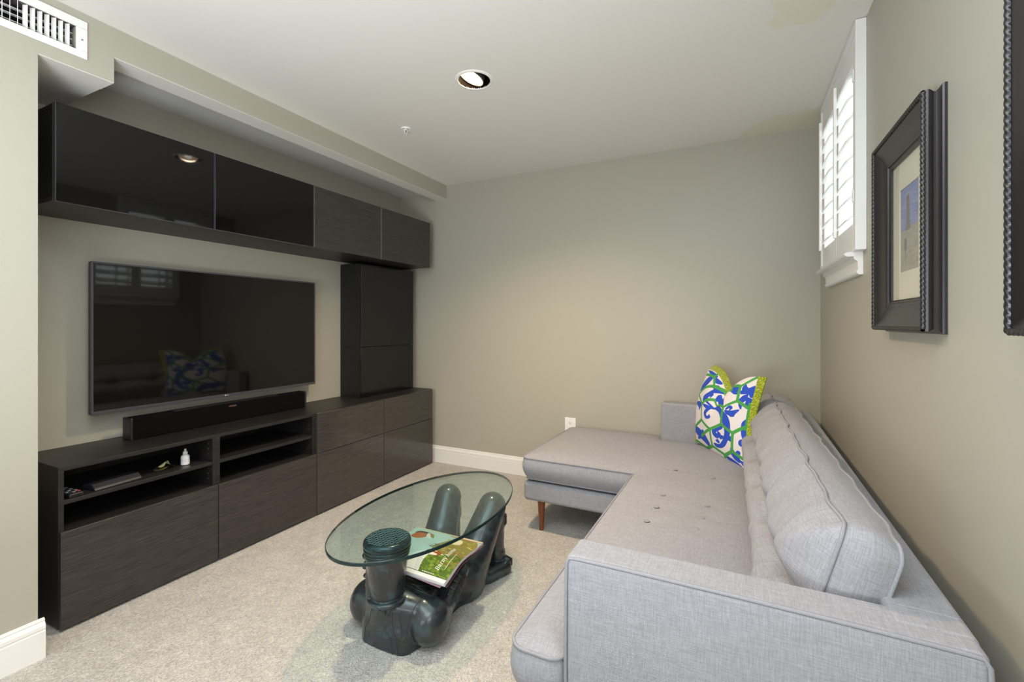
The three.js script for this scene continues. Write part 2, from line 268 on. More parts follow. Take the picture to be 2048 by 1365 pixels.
// ------------------------------------------------------------------ media wall: low cabinets
const XF = -2.366, XC = -2.384, XBK = XL + 0.002;
function lowCabinet(d0, d1, label, kind) {
  const t = thing('media_cabinet', label, 'cabinet', [-2.57, 0, (d0 + d1) / 2], 0, 'low media cabinets');
  const th = 0.018, top = 0.645, y0 = 0.014;
  slab('side_panel', t, XBK, XC, y0, top - th, d0, d0 + th, M.oak);
  slab('side_panel', t, XBK, XC, y0, top - th, d1 - th, d1, M.oak);
  slab('top_panel', t, XBK, kind === 'open' ? XC : XC, top - th, top, d0, d1, M.oak);
  slab('bottom_panel', t, XBK, XC, y0, y0 + th, d0 + th, d1 - th, M.oak);
  slab('back_panel', t, XBK, XBK + 0.006, y0 + th, top - th, d0 + th, d1 - th, M.oak, 0);
  for (const x of [XBK + 0.03, XC - 0.03]) for (const d of [d0 + 0.03, d1 - 0.03]) mesh('foot', new THREE.CylinderGeometry(0.016, 0.018, 0.014, 16), M.darkPlastic, t).position.set(x - t.position.x, 0.007, -d - t.position.z);
  const g = 0.0015;
  if (kind === 'open') {
    slab('shelf', t, XBK + 0.006, XC - 0.004, 0.492, 0.51, d0 + th, d1 - th, M.oak);
    slab('niche_floor', t, XBK + 0.006, XC - 0.004, 0.372, 0.388, d0 + th, d1 - th, M.oak);
    slab('drawer_front', t, XC + 0.001, XF, 0.012, 0.391, d0 + g, d1 - g, M.rib);
    const pin = new THREE.CylinderGeometry(0.0025, 0.0025, 0.002, 8).rotateX(Math.PI / 2);
    for (const y of [0.42, 0.446, 0.472, 0.545, 0.571, 0.597]) mesh('shelf_pin_hole', pin, M.silver, t).position.set(XC - 0.037 - t.position.x, y, -(d1 - th) - t.position.z + 0.0006);
  } else {
    slab('drawer_front', t, XC + 0.001, XF, 0.3925, 0.643, d0 + g, d1 - g, M.ribGloss);
    slab('drawer_front', t, XC + 0.001, XF, 0.012, 0.3895, d0 + g, d1 - g, M.ribGloss);
  }
}
lowCabinet(0.823, 1.430, 'low dark wood cabinet with open shelf holding remote and white bottle', 'open');
lowCabinet(1.4305, 2.0375, 'low dark wood cabinet with an empty open shelf above one drawer', 'open');
lowCabinet(2.038, 2.645, 'low dark ribbed two-drawer cabinet beside the open-shelf cabinets', 'closed');
lowCabinet(2.6455, 3.2525, 'low dark ribbed two-drawer cabinet nearest the back wall baseboard', 'closed');

// tall black cabinets
function blackCabinet(y0, y1, label) {
  const d0 = 2.607, d1 = 3.226, xf = -2.556, xc = -2.575, t = thing('wall_cabinet', label, 'cabinet', [-2.67, y0, (d0 + d1) / 2], 0, 'stacked black cabinets');
  slab('side_panel', t, XBK, xc, y0, y1, d0, d0 + 0.018, M.black);
  slab('side_panel', t, XBK, xc, y0, y1, d1 - 0.018, d1, M.black);
  slab('top_panel', t, XBK, xc, y1 - 0.018, y1, d0 + 0.018, d1 - 0.018, M.black);
  slab('bottom_panel', t, XBK, xc, y0, y0 + 0.018, d0 + 0.018, d1 - 0.018, M.black);
  slab('cabinet_door', t, xc + 0.002, xf, y0 + 0.001, y1 - 0.001, d0 + 0.001, d1 - 0.001, phys({ color: 0x0d0d0e, roughness: 0.16 }));
}
blackCabinet(0.6455, 1.029, 'short black cabinet standing on the low cabinet top in the corner');
blackCabinet(1.0295, 1.668, 'tall narrow black cabinet stacked under the upper wood cabinet');

// upper cabinets
function upperCabinet(d0, d1, label, doorName, doorMat) {
  const y0 = 1.687, y1 = 2.071, t = thing('upper_cabinet', label, 'cabinet', [-2.57, y0, (d0 + d1) / 2], 0, 'wall-hung upper cabinets'), th = 0.018;
  slab('top_panel', t, XBK, XC - 0.004, y1 - th, y1 - 0.002, d0, d1, M.oak);
  slab('bottom_panel', t, XBK, XC - 0.004, y0 + 0.002, y0 + th, d0, d1, M.oak);
  for (const d of [d0, (d0 + d1) / 2 - th / 2, d1 - th]) slab('side_panel', t, XBK, XC - 0.004, y0 + th, y1 - th, d, d + th, M.black);
  slab('back_panel', t, XBK, XBK + 0.006, y0 + th, y1 - th, d0, d1, M.oak, 0);
  const dm = (d0 + d1) / 2;
  for (const [a, b] of [[d0, dm - 0.001], [dm + 0.001, d1]]) {
    const door = slab(doorName, t, XC - 0.002, XF, y0, y1, a + 0.003, b - 0.003, doorMat, 0.001);
    for (const e of [a, b]) { const m = mesh('edge_strip', rbox(0.018, y1 - y0, 0.0022, 0), e === a && doorName === 'glass_door' || doorName === 'glass_door' ? M.bezel : M.silver, door); m.position.set(0, 0, -(e === a ? a + 0.0016 : b - 0.0016) - t.position.z - door.position.z); }
  }
}
upperCabinet(0.808, 2.0145, 'upper cabinet with two black glass doors reflecting the ceiling lamp', 'glass_door', M.blackGloss);
upperCabinet(2.0155, 3.218, 'upper cabinet with two ribbed dark wood doors near the corner', 'cabinet_door', M.rib);

// ------------------------------------------------------------------ television and soundbar
{
  const t = thing('television', 'large flat black television mounted on the alcove wall', 'television', [-2.70, 0.783, 1.665]);
  const d0 = 1.04, d1 = 2.293, y0 = 0.783, y1 = 1.5, xf = -2.680;
  slab('housing', t, -2.712, xf - 0.006, y0 + 0.001, y1 - 0.001, d0 + 0.001, d1 - 0.001, M.darkPlastic, 0.004, 2);
  slab('rear_bulge', t, -2.745, -2.712, y0 + 0.06, y1 - 0.2, d0 + 0.15, d1 - 0.15, M.darkPlastic, 0.01, 2);
  slab('wall_mount', t, XL + 0.001, -2.745, 1.0, 1.25, 1.5, 1.83, M.darkPlastic, 0.003);
  for (const [a, b, c, d] of [[y1 - 0.008, y1, d0, d1], [y0, y0 + 0.016, d0, d1], [y0 + 0.016, y1 - 0.008, d0, d0 + 0.009], [y0 + 0.016, y1 - 0.008, d1 - 0.009, d1]]) slab('bezel', t, xf - 0.008, xf + 0.001, a, b, c, d, M.bezel, 0.0012);
  slab('screen', t, xf - 0.006, xf - 0.0015, y0 + 0.014, y1 - 0.007, d0 + 0.008, d1 - 0.008, M.screen, 0);
  const logo = canvasTex(128, 48, (c) => { c.fillStyle = '#3a3b3e'; c.fillRect(0, 0, 128, 48); c.fillStyle = '#c9c9c9'; c.beginPath(); c.arc(26, 24, 18, 0, 7); c.fill(); c.fillStyle = '#55565a'; c.fillRect(22, 14, 4, 18); c.fillRect(22, 28, 9, 4); c.fillStyle = '#b9b9bb'; c.font = 'bold 38px sans-serif'; c.fillText('LG', 54, 38); });
  const lg = new THREE.PlaneGeometry(0.032, 0.011); lg.rotateY(Math.PI / 2);
  mesh('brand_mark', lg, std({ map: logo, roughness: 0.4 }), t).position.set(xf + 0.0016 - t.position.x, 0.0082, -1.668 + 1.665);
}
{
  const t = thing('soundbar', 'long black fabric soundbar standing under the television', 'speaker', [-2.655, 0.645, 1.665]);
  const d0 = 1.165, d1 = 2.165, y0 = 0.6455, y1 = 0.752, xf = -2.615;
  slab('grille', t, -2.69, xf, y0, y1, d0 + 0.012, d1 - 0.012, M.cloth, 0.006, 3);
  for (const d of [d0, d1 - 0.012]) slab('end_cap', t, -2.692, xf + 0.0015, y0, y1 + 0.001, d, d + 0.012, M.darkPlastic, 0.005, 3);
  slab('control_strip', t, -2.68, xf - 0.012, y1 - 0.002, y1 + 0.003, d0 + 0.2, d1 - 0.2, M.darkPlastic, 0.001);
  const logo = canvasTex(160, 40, (c) => { c.fillStyle = '#0e0e0f'; c.fillRect(0, 0, 160, 40); c.fillStyle = '#c2603a'; c.font = 'bold 32px sans-serif'; c.fillText('polk', 8, 29); c.fillStyle = '#8d8a86'; c.fillText('audio', 76, 29); });
  const lg = new THREE.PlaneGeometry(0.044, 0.011); lg.rotateY(Math.PI / 2);
  mesh('brand_mark', lg, std({ map: logo, roughness: 0.6 }), t).position.set(xf + 0.001 - t.position.x, 0.09, -1.66 + 1.665);
}

// ------------------------------------------------------------------ small things on the shelf (shelf top y = 0.51)
{
  const t = thing('remote_control', 'black remote control with many buttons and one red at left end of shelf', 'remote', [-2.482, 0.5105, 0.872], 0.1);
  mesh('body', rbox(0.19, 0.018, 0.05, 0.007, 3), M.darkPlastic, t).position.y = 0.009;
  const b = rbox(0.009, 0.004, 0.010, 0.0015, 2), b2 = M.greyPlastic, red = phys({ color: 0xa2352c, roughness: 0.4 }), pale = phys({ color: 0x77797f, roughness: 0.4 });
  for (let i = 0; i < 9; i++) for (let j = 0; j < 3; j++) mesh('button', b, i === 0 && j === 2 ? red : (i + j) % 2 ? pale : b2, t).position.set(0.075 - i * 0.0175, 0.0185, 0.015 - j * 0.015);
}
{
  const t = thing('media_player', 'flat dark grey box with sloping edges beside the remote on the shelf', 'electronics', [-2.46, 0.5105, 1.03], 0.1);
  const w = 0.045, l = 0.085, s = new THREE.Shape([[-w, 0], [w, 0], [w - 0.004, 0.005], [w - 0.022, 0.019], [-w + 0.02, 0.019], [-w, 0.006]].map((p) => new THREE.Vector2(...p)));
  const g = new THREE.ExtrudeGeometry(s, { depth: 2 * l, bevelEnabled: true, bevelSize: 0.002, bevelThickness: 0.004, bevelSegments: 2 }); g.translate(0, 0.002, -l);
  mesh('case', g, M.greyPlastic, t);
  mesh('base_pad', rbox(0.08, 0.002, 0.18, 0), M.darkPlastic, t).position.y = 0.001;
  mesh('display_strip', rbox(0.03, 0.001, 0.12, 0), M.darkPlastic, t).position.set(-0.004, 0.0222, 0);
}
{
  const t = thing('folded_packet', 'small crumpled foil packet with pale gold edges on the shelf', 'packet', [-2.485, 0.5105, 1.245], 0.3);
  const leaf = (l, w, lift, curl, a) => { const g = grid(14, 6, (u, v) => { const x = (v - 0.5) * w * (1 - 0.6 * Math.abs(u - 0.5)), z = (u - 0.5) * l, y = lift + curl * Math.sin(u * Math.PI) ** 2 * (0.4 + v) + 0.002 * Math.sin(9 * u + 4 * v); return [x * Math.cos(a) - z * Math.sin(a), y, x * Math.sin(a) + z * Math.cos(a)]; }); const back = g.clone(); back.index.array.reverse(); back.translate(0, -0.0008, 0); back.computeVertexNormals(); return merge([g, back]); };
  mesh('foil_sheet', leaf(0.085, 0.05, 0.002, 0.004, 0.05), M.gold, t);
  mesh('foil_sheet', leaf(0.075, 0.04, 0.008, 0.006, 0.3), std({ color: 0x2a2314, roughness: 0.5 }), t);
  mesh('paper_tag', leaf(0.05, 0.03, 0.013, 0.016, -0.1), std({ color: 0xc6bd8d, roughness: 0.7 }), t);
}
{
  const t = thing('dropper_bottle', 'small white plastic dropper bottle standing at the right of the shelf', 'bottle', [-2.462, 0.5105, 1.325]);
  const P = (a) => a.map((p) => new THREE.Vector2(...p));
  mesh('bottle_body', new THREE.LatheGeometry(P([[0, 0], [0.0165, 0], [0.0185, 0.002], [0.0185, 0.038], [0.017, 0.043], [0.012, 0.047], [0.009, 0.049], [0, 0.049]]), 32), M.white, t);
  mesh('label_band', new THREE.CylinderGeometry(0.0187, 0.0187, 0.022, 32, 1, true), std({ map: canvasTex(256, 64, (c) => { c.fillStyle = '#e6e4e6'; c.fillRect(0, 0, 256, 64); c.fillStyle = '#9a8fa8'; for (let i = 0; i < 8; i++) { c.fillRect(i * 32, 10, 22, 4); c.fillRect(i * 32 + 3, 24, 16, 3); c.fillRect(i * 32, 36, 24, 3); } }), roughness: 0.6 }), t).position.y = 0.02;
  mesh('cap', new THREE.LatheGeometry(P([[0, 0.049], [0.0095, 0.049], [0.0105, 0.052], [0.0105, 0.06], [0.009, 0.064], [0.006, 0.066], [0.0045, 0.067], [0.0055, 0.071], [0.0045, 0.0765], [0, 0.078]]), 24), phys({ color: 0xd9d7d2, roughness: 0.45 }), t);
}

// ------------------------------------------------------------------ sectional sofa
const SO = { x: 0.362, d: 0.98 };                                          // the near wall-side corner, the sofa's own origin
const sofa = thing('sectional_sofa', 'light grey linen sectional sofa with a chaise end along the right wall', 'sofa', [SO.x, 0, SO.d], -0.0122);
const at = (X, Y, d) => V(X - SO.x, Y, -(d - SO.d));
function sslabS(name, x0, x1, y0, y1, d0, d1, mat, r = 0.02, seg = 4) { const m = mesh(name, rbox(x1 - x0, y1 - y0, d1 - d0, r, seg), mat, sofa); m.position.copy(at((x0 + x1) / 2, (y0 + y1) / 2, (d0 + d1) / 2)); return m; }
// a boxed cushion over a set of cells: xs, ds are grid lines, keep(x, d) says which cells belong; local frame x, y (up), d
function boxedCushion({ xs, ds, keep, y0, y1, top, bottom, bulge = 0.006, corner = 0.03, piping = 0.0045, edgeDrop = () => 0, tuck = 0 }) {
  const nx = xs.length, nd = ds.length, inside = (i, j) => i >= 0 && j >= 0 && i < nx - 1 && j < nd - 1 && keep((xs[i] + xs[i + 1]) / 2, (ds[j] + ds[j + 1]) / 2);
  const next = new Map(), key = (i, j) => i * 4096 + j;
  for (let i = 0; i < nx - 1; i++) for (let j = 0; j < nd - 1; j++) if (inside(i, j)) {   // boundary edges, counter-clockwise in (x, d)
    if (!inside(i, j - 1)) next.set(key(i, j), [i + 1, j]);
    if (!inside(i + 1, j)) next.set(key(i + 1, j), [i + 1, j + 1]);
    if (!inside(i, j + 1)) next.set(key(i + 1, j + 1), [i, j + 1]);
    if (!inside(i - 1, j)) next.set(key(i, j + 1), [i, j]);
  }
  const loop = []; { const k0 = next.keys().next().value; let i = Math.floor(k0 / 4096), j = k0 % 4096; do { loop.push([i, j]); [i, j] = next.get(key(i, j)); } while (key(i, j) !== k0); }
  const corners = [];                                                     // convex corners and their inward directions
  loop.forEach(([i, j], n) => { const a = loop[(n + loop.length - 1) % loop.length], b = loop[(n + 1) % loop.length]; const ux = Math.sign(i - a[0]), uy = Math.sign(j - a[1]), vx = Math.sign(b[0] - i), vy = Math.sign(b[1] - j); if (ux * vy - uy * vx > 0) corners.push([xs[i], ds[j], -ux + vx, -uy + vy]); });
  const warp = (x, d) => { for (const [cx, cd, sx, sd] of corners) { const u = (x - cx) * sx, v = (d - cd) * sd; if (u > -1e-9 && v > -1e-9 && u < corner && v < corner) { const p = 1 - u / corner, q = 1 - v / corner; return [cx + sx * corner * (1 - p * Math.sqrt(1 - q * q / 2)), cd + sd * corner * (1 - q * Math.sqrt(1 - p * p / 2))]; } } return [x, d]; };
  const edge = loop.map(([i, j]) => warp(xs[i], ds[j])), N = edge.length;
  const segs = []; { let s = 0; for (let n = 1; n <= N; n++) { const a = loop[(n - 1) % N], b = loop[n % N], c = loop[(n + 1) % N]; if ((b[0] - a[0]) * (c[1] - b[1]) - (b[1] - a[1]) * (c[0] - b[0]) !== 0) { segs.push([xs[loop[s][0]], ds[loop[s][1]], xs[b[0]], ds[b[1]]]); s = n % N; } } }
  const dist = (x, d) => { let m = 9; for (const [a, b, c, e] of segs) { const t = clamp(((x - a) * (c - a) + (d - b) * (e - b)) / ((c - a) ** 2 + (e - b) ** 2 || 1)); m = Math.min(m, Math.hypot(x - a - t * (c - a), d - b - t * (e - b))); } return m; };
  const nrm = edge.map((_, n) => { const a = edge[(n + N - 2) % N], b = edge[(n + 2) % N], x = b[1] - a[1], d = -(b[0] - a[0]), l = Math.hypot(x, d) || 1; return [x / l, d / l]; });
  const P = [], UV = [], I = [];
  for (const [yb, shape, flip] of [[y1, top, false], [y0, bottom, true]]) {
    const id = new Map(), vert = (i, j) => { const k = key(i, j); if (!id.has(k)) { let [x, d] = warp(xs[i], ds[j]); const q = dist(xs[i], ds[j]); if (flip && tuck) { const e = Math.max(0, 1 - q / 0.06) * tuck; for (let n = 0; n < N && q < 1e-6; n++) if (edge[n][0] === x && edge[n][1] === d) { x -= nrm[n][0] * e; d -= nrm[n][1] * e; break; } } id.set(k, P.length / 3); P.push(x, yb + (flip ? -1 : 1) * shape(x, d, q) + (flip ? 1 : -1) * edgeDrop(x, d) * Math.exp(-q / 0.05), -d); UV.push(x, d); } return id.get(k); };
    for (let i = 0; i < nx - 1; i++) for (let j = 0; j < nd - 1; j++) if (inside(i, j)) { const a = vert(i, j), b = vert(i + 1, j), c = vert(i + 1, j + 1), e = vert(i, j + 1); flip ? I.push(a, c, b, a, e, c) : I.push(a, b, c, a, c, e); }
  }
  let run = 0; const along = edge.map((e, n) => { if (n) run += Math.hypot(e[0] - edge[n - 1][0], e[1] - edge[n - 1][1]); return run; });
  const R = 6, base = P.length / 3;
  for (let r = 0; r <= R; r++) for (let n = 0; n < N; n++) { const s = r / R, o = bulge * Math.sin(Math.PI * s) - tuck * (1 - s) ** 3, [x, d] = edge[n], dr = edgeDrop(x, d) ; P.push(x + nrm[n][0] * o, lerp(y0 + dr, y1 - dr, s), -(d + nrm[n][1] * o)); UV.push(along[n], lerp(y0, y1, s)); }
  for (let r = 0; r < R; r++) for (let n = 0; n < N; n++) { const a = base + r * N + n, b = base + r * N + (n + 1) % N, c = b + N, e = a + N; I.push(a, b, c, a, c, e); }
  const g = new THREE.BufferGeometry(); g.setAttribute('position', new THREE.Float32BufferAttribute(P, 3)); g.setAttribute('uv', new THREE.Float32BufferAttribute(UV, 2)); g.setIndex(I); g.computeVertexNormals();
  const pipe = (y, s) => tube(edge.map(([x, d], n) => { const o = s > 0 ? 0.0015 : 0.0015 - tuck; return V(x + nrm[n][0] * o, y - s * edgeDrop(x, d), -(d + nrm[n][1] * o)); }), piping, N * 2, 6, true);
  return { body: g, pipes: [pipe(y1, 1), pipe(y0, -1)] };
}
const lines = (stops, step) => { const out = []; for (let k = 0; k < stops.length - 1; k++) { const n = Math.max(1, Math.round((stops[k + 1] - stops[k]) / step)); for (let i = 0; i < n; i++) out.push(lerp(stops[k], stops[k + 1], i / n)); } out.push(stops[stops.length - 1]); return out; };
{
  // upholstered frame
  sslabS('base_frame', -0.46, 0.36, 0.18, 0.29, 0.99, 3.262, M.linen, 0.02);
  sslabS('base_frame', -1.142, -0.45, 0.18, 0.29, 2.412, 3.262, M.linen, 0.022);
  const arm = (d0, d1, x0) => { const m = sslabS('arm', x0, 0.362, 0.18, 0.682, d0, d1, M.linen, 0.014); return m; };
  arm(0.982, 1.086, -0.352); arm(3.172, 3.27, -0.487);
  sslabS('back_frame', 0.245, 0.363, 0.18, 0.684, 1.02, 3.262, M.linen, 0.014);
  const pipeAround = (d, x0, x1) => { const y0 = 0.19, y1 = 0.676, r = 0.012, p = []; for (const [cx, cy, a0] of [[x0 + r, y0 + r, Math.PI], [x1 - r, y0 + r, 1.5 * Math.PI], [x1 - r, y1 - r, 0], [x0 + r, y1 - r, 0.5 * Math.PI]]) for (let k = 0; k <= 3; k++) { const a = a0 + k * Math.PI / 6; p.push(at(cx + r * Math.cos(a), cy + r * Math.sin(a), d)); } return tube(p, 0.0042, 160, 6, true); };
  mesh('piping', pipeAround(0.985, -0.3495, 0.3595), M.piping, sofa);
  mesh('piping', tube([at(0.265, 0.6835, 1.088), at(0.31, 0.6842, 1.086), at(0.352, 0.6835, 1.082)], 0.0018, 12, 6), M.piping, sofa);
  // L-shaped seat cushion with a T end in front of both arms
  const tufts = [[-0.127, 2.437], [-0.308, 2.093], [-0.311, 1.945], [-0.126, 2.049], [-0.135, 1.915], [-0.321, 1.789], [-0.145, 1.8], [-0.305, 2.486], [-0.32, 1.5], [-0.14, 1.5], [-0.32, 1.24], [-0.14, 1.24]];
  const keep = (x, d) => (x > -0.5 && x < -0.36 && d < 1.092) || (x > -0.5 && d > 1.092 && d < 3.165) || (x < -0.49 && d > 2.4) ;
  const seat = boxedCushion({
    xs: lines([-1.145, -0.5, -0.4935, -0.36, 0.12], 0.017), ds: lines([0.985, 1.092, 2.4, 3.165, 3.268], 0.019),
    keep: (x, d) => (d < 1.092 ? x > -0.5 && x < -0.36 : d < 2.4 ? x > -0.5 : d < 3.165 ? true : x < -0.4935),
    y0: 0.308, y1: 0.430, corner: 0.042, bulge: 0.012, tuck: 0.02,
    top: (x, d, q) => {
      let y = 0.03 * (1 - Math.exp(-q / 0.075)) + 0.004 * (vn(x * 5 + 40, d * 5, 64, 64, 80) - 0.5) * Math.min(1, q / 0.05) * 2;
      for (const [tx, td] of tufts) { const r = Math.hypot(x - tx, d - td); y -= 0.003 * Math.exp(-r * r / 0.002); y -= 0.0035 * Math.exp(-((d - td) ** 2) / 0.00025) * Math.exp(-((x - tx - 0.05) ** 2) / 0.006); }
      return y;
    }, bottom: (x, d, q) => 0.004 * (1 - Math.exp(-q / 0.05)),
  });
  const move = (g) => g.translate(-SO.x, 0, SO.d);
  mesh('seat_cushion', move(seat.body), M.linen, sofa);
  for (const p of seat.pipes) mesh('piping', move(p), M.piping, sofa);
  for (const [tx, td] of tufts) { const b = new THREE.SphereGeometry(0.0115, 16, 8); b.scale(1, 0.22, 1); const m = mesh('button', b, M.piping, sofa); m.position.copy(at(tx, 0.4558, td)); }
  // one long leaning back cushion, tufted along its middle
  const L = 2.0, W = 0.352, mids = [0.16, 0.5, 0.84, 1.18, 1.52, 1.86];
  const back = boxedCushion({
    xs: lines([0, W], 0.0125), ds: lines([0, L], 0.014), keep: () => true, y0: -0.05, y1: 0.05, corner: 0.035, bulge: 0.012, piping: 0.0042,
    edgeDrop: (x, d) => 0.006 * Math.sin(d * 31) * Math.sin(d * 7 + 1),
    top: (x, d, q) => {
      const e = 1 - Math.exp(-q / 0.07); let y = 0.088 * e;
      let dent = 0; for (const m of mids) { const r2 = ((x - 0.165) / 0.032) ** 2 + ((d - m) / 0.05) ** 2; dent = Math.max(dent, Math.exp(-r2)); y -= 0.010 * Math.exp(-(((d - m) / 0.016) ** 2)) * Math.exp(-(((x - 0.24) / 0.06) ** 2)); }
      y -= 0.05 * dent + 0.036 * Math.exp(-(((x - 0.165) / 0.026) ** 2)) * e; y += 0.03 * Math.exp(-(((x - 0.085) / 0.05) ** 2)) * e;
      y += e * (0.005 * Math.sin(d * 42 + 9 * x) * vn(d * 6, x * 9, 64, 64, 81) + 0.006 * (vn(d * 11, x * 15, 64, 64, 82) - 0.5));
      return y + 0.012 * smooth(0.35, 0, d) * e;
    }, bottom: (x, d, q) => 0.03 * (1 - Math.exp(-q / 0.06)),
  });
  const lean = 0.28;
  const turn = (geo) => { // local (across = up the back, thickness = towards the room, along = depth)
    const m = new THREE.Matrix4().makeBasis(V(Math.sin(lean), Math.cos(lean), 0), V(-Math.cos(lean), Math.sin(lean), 0), V(0, 0, 1)); m.premultiply(new THREE.Matrix4().makeRotationY(0.024)); m.setPosition(at(0.141, 0.448, 1.108)); return geo.applyMatrix4(m);
  };
  mesh('back_cushion', turn(back.body), M.linen, sofa);
  for (const p of back.pipes) mesh('piping', turn(p), M.piping, sofa);
  // tapered walnut legs
  const leg = new THREE.CylinderGeometry(0.0235, 0.0125, 0.182, 24); leg.translate(0, 0.0905, 0);
  for (const [x, d] of [[-1.05, 2.47], [-1.05, 3.2], [-0.42, 1.06], [0.3, 1.06], [0.3, 3.2], [-0.42, 2.1]]) { const m = mesh('leg', triUV(leg.clone()), M.walnut, sofa); m.position.copy(at(x, 0, d)); }
}

// ------------------------------------------------------------------ throw pillow
{
  const BL = V(-0.238, 0.458, -3.14), BR = V(0.03, 0.452, -2.69), u = BR.clone().sub(BL), W = u.length(); u.normalize();
  const flat = V(-u.z, 0, u.x).normalize(); if (flat.x > 0) flat.negate();          // the way the front faces, level
  const lean = 0.17, up = V(0, Math.cos(lean), 0).addScaledVector(flat, -Math.sin(lean)), out = new THREE.Vector3().crossVectors(u, up); if (out.dot(flat) < 0) out.negate();
  const t = thing('throw_pillow', 'white throw pillow with blue scrolls, green hexagons and lime trim', 'pillow', [BL.x, BL.y, -BL.z]);
  const Hh = 0.465;
  const notch = (s) => Math.exp(-((Math.abs(s - 0.5) / 0.19) ** 1.35));
  const outline = (s, v) => { // rectangle bent to the pillow's outline: dented top, drawn-out ears
    const top = -0.112 * notch(s) * smooth(0.35, 1, v) + 0.02 * (1 - notch(s)) * v * (0.4 + 0.8 * s);
    const side = (0.05 * Math.sin(Math.PI * v) - 0.012 * v) * (1 - s) ** 2 * -1 + (-0.028 * Math.sin(Math.PI * v)) * s * s;
    const low = -0.006 * Math.sin(Math.PI * s) * (1 - v);
    return [s * W + side, v * Hh + top + low];
  };
  const point = (x, y, o) => V(0, 0, 0).addScaledVector(u, x).addScaledVector(up, y).addScaledVector(out, o).toArray();
  const puff = (s, v) => { const a = Math.max(0, 16 * s * (1 - s) * v * (1 - v)); return Math.pow(a, 0.65) * 0.075 * (1 - 0.45 * Math.exp(-(((s - 0.5) / 0.09) ** 2)) * smooth(0.45, 1, v)) + 0.004 * Math.sin(14 * s + 5 * v) * a; };
  const front = grid(64, 64, (s, v) => { const [x, y] = outline(s, v); return point(x, y, puff(s, v)); });
  const back = grid(64, 64, (s, v) => { const [x, y] = outline(s, v); return point(x, y, -0.8 * puff(s, v)); }); back.index.array.reverse(); back.computeVertexNormals();
  if (new THREE.Vector3(front.attributes.normal.getX(2112), front.attributes.normal.getY(2112), front.attributes.normal.getZ(2112)).dot(out) < 0) { for (const g of [front, back]) { g.index.array.reverse(); g.computeVertexNormals(); } }
  // printed cover: the pattern's positions are thousandths of the pillow's face, from its top left corner
  const S = 1024;
  const print = canvasTex(S, S, (c) => {
    c.fillStyle = '#e9e2e2'; c.fillRect(0, 0, S, S);
    const P = (x, y) => [x / 1000 * S, y / 1000 * S];
    const blob = (pts) => { const w = new THREE.CatmullRomCurve3(pts.map((p) => V(...P(...p), 0)), true, 'catmullrom', 0.4).getPoints(pts.length * 8); c.beginPath(); w.forEach((p, i) => (i ? c.lineTo(p.x, p.y) : c.moveTo(p.x, p.y))); c.fill(); c.lineWidth = 10; c.strokeStyle = c.fillStyle; c.stroke(); };
    const swirl = (pts, w0, w1) => { const w = pts.map((p) => P(...p)); const cr = new THREE.CatmullRomCurve3(w.map((p) => V(p[0], p[1], 0))); for (let i = 0; i <= 60; i++) { const k = i / 60, p = cr.getPoint(k), r = 1.25 * lerp(w0, w1, k) * (0.6 + 0.4 * Math.sin(Math.PI * k)); c.beginPath(); c.arc(p.x, p.y, r, 0, 7); c.fill(); } };
    c.fillStyle = '#2850c4';
    // main S-shaped acanthus with curls and leaves
    blob([[312, 430], [447, 363], [555, 296], [697, 426], [790, 492], [837, 578], [838, 708], [769, 825], [687, 878], [596, 888], [570, 857], [668, 846], [735, 779], [769, 687], [740, 599], [688, 525], [644, 455], [507, 366], [405, 443]]);
    swirl([[457, 383], [424, 469], [405, 538], [441, 575], [495, 547], [489, 519]], 26, 18); swirl([[477, 340], [347, 337], [341, 272], [383, 180], [382, 246]], 24, 10);
    blob([[287, 393], [266, 331], [323, 229], [374, 114], [445, 33], [479, 26], [445, 66], [375, 171], [341, 272], [353, 346]]);
    swirl([[451, 199], [464, 111], [624, 234], [667, 334], [502, 188]], 22, 16); blob([[449, 130], [474, 84], [667, 283], [678, 363], [489, 194], [446, 169]]);
    blob([[738, 427], [821, 428], [910, 399], [884, 444], [862, 478], [787, 473]]); swirl([[758, 406], [796, 377], [821, 389], [807, 415]], 18, 12); blob([[809, 469], [872, 480], [835, 491]]);
    swirl([[713, 643], [615, 691], [587, 727], [627, 757], [684, 734], [657, 712]], 30, 20); swirl([[695, 770], [725, 749], [752, 756]], 18, 14); swirl([[619, 816], [660, 820], [637, 793]], 16, 10); swirl([[806, 743], [842, 739], [848, 751]], 24, 24);
    // upper right and edges
    blob([[668, 102], [740, 101], [821, 115], [843, 175], [839, 211], [780, 202]]); blob([[863, 173], [942, 141], [1003, 108], [1012, 162], [991, 198], [945, 203], [880, 210]]); swirl([[886, 110], [890, 140], [927, 153]], 22, 26);
    blob([[957, 186], [990, 193], [996, 234], [985, 237]]); blob([[880, 289], [909, 235], [956, 211], [952, 255], [937, 297], [906, 313]]); swirl([[944, 257], [980, 277], [991, 302], [977, 316], [970, 298]], 28, 20); blob([[893, 316], [922, 339], [925, 386], [896, 344]]);
    blob([[964, 600], [965, 535], [992, 489], [1000, 474], [1000, 507], [1001, 513], [997, 570], [1005, 657], [1000, 721], [1014, 768], [997, 741], [973, 670]]); swirl([[1001, 748], [980, 739], [971, 764], [988, 767]], 26, 20); swirl([[1000, 632], [1011, 635], [1012, 662]], 20, 14);
    blob([[858, 828], [839, 869], [889, 916], [943, 935], [1001, 985], [1021, 951], [963, 937], [936, 902], [898, 870]]); swirl([[919, 873], [945, 861], [938, 884]], 18, 16); swirl([[857, 899], [900, 921], [941, 944]], 26, 30);
    blob([[-3, 793], [167, 780], [368, 807], [457, 889], [434, 943], [350, 920], [292, 907], [160, 885], [4, 858]]); swirl([[220, 868], [338, 785], [358, 800]], 20, 14); swirl([[138, 921], [240, 878], [339, 903]], 18, 14); blob([[725, 953], [837, 957], [974, 1001], [825, 1016]]);
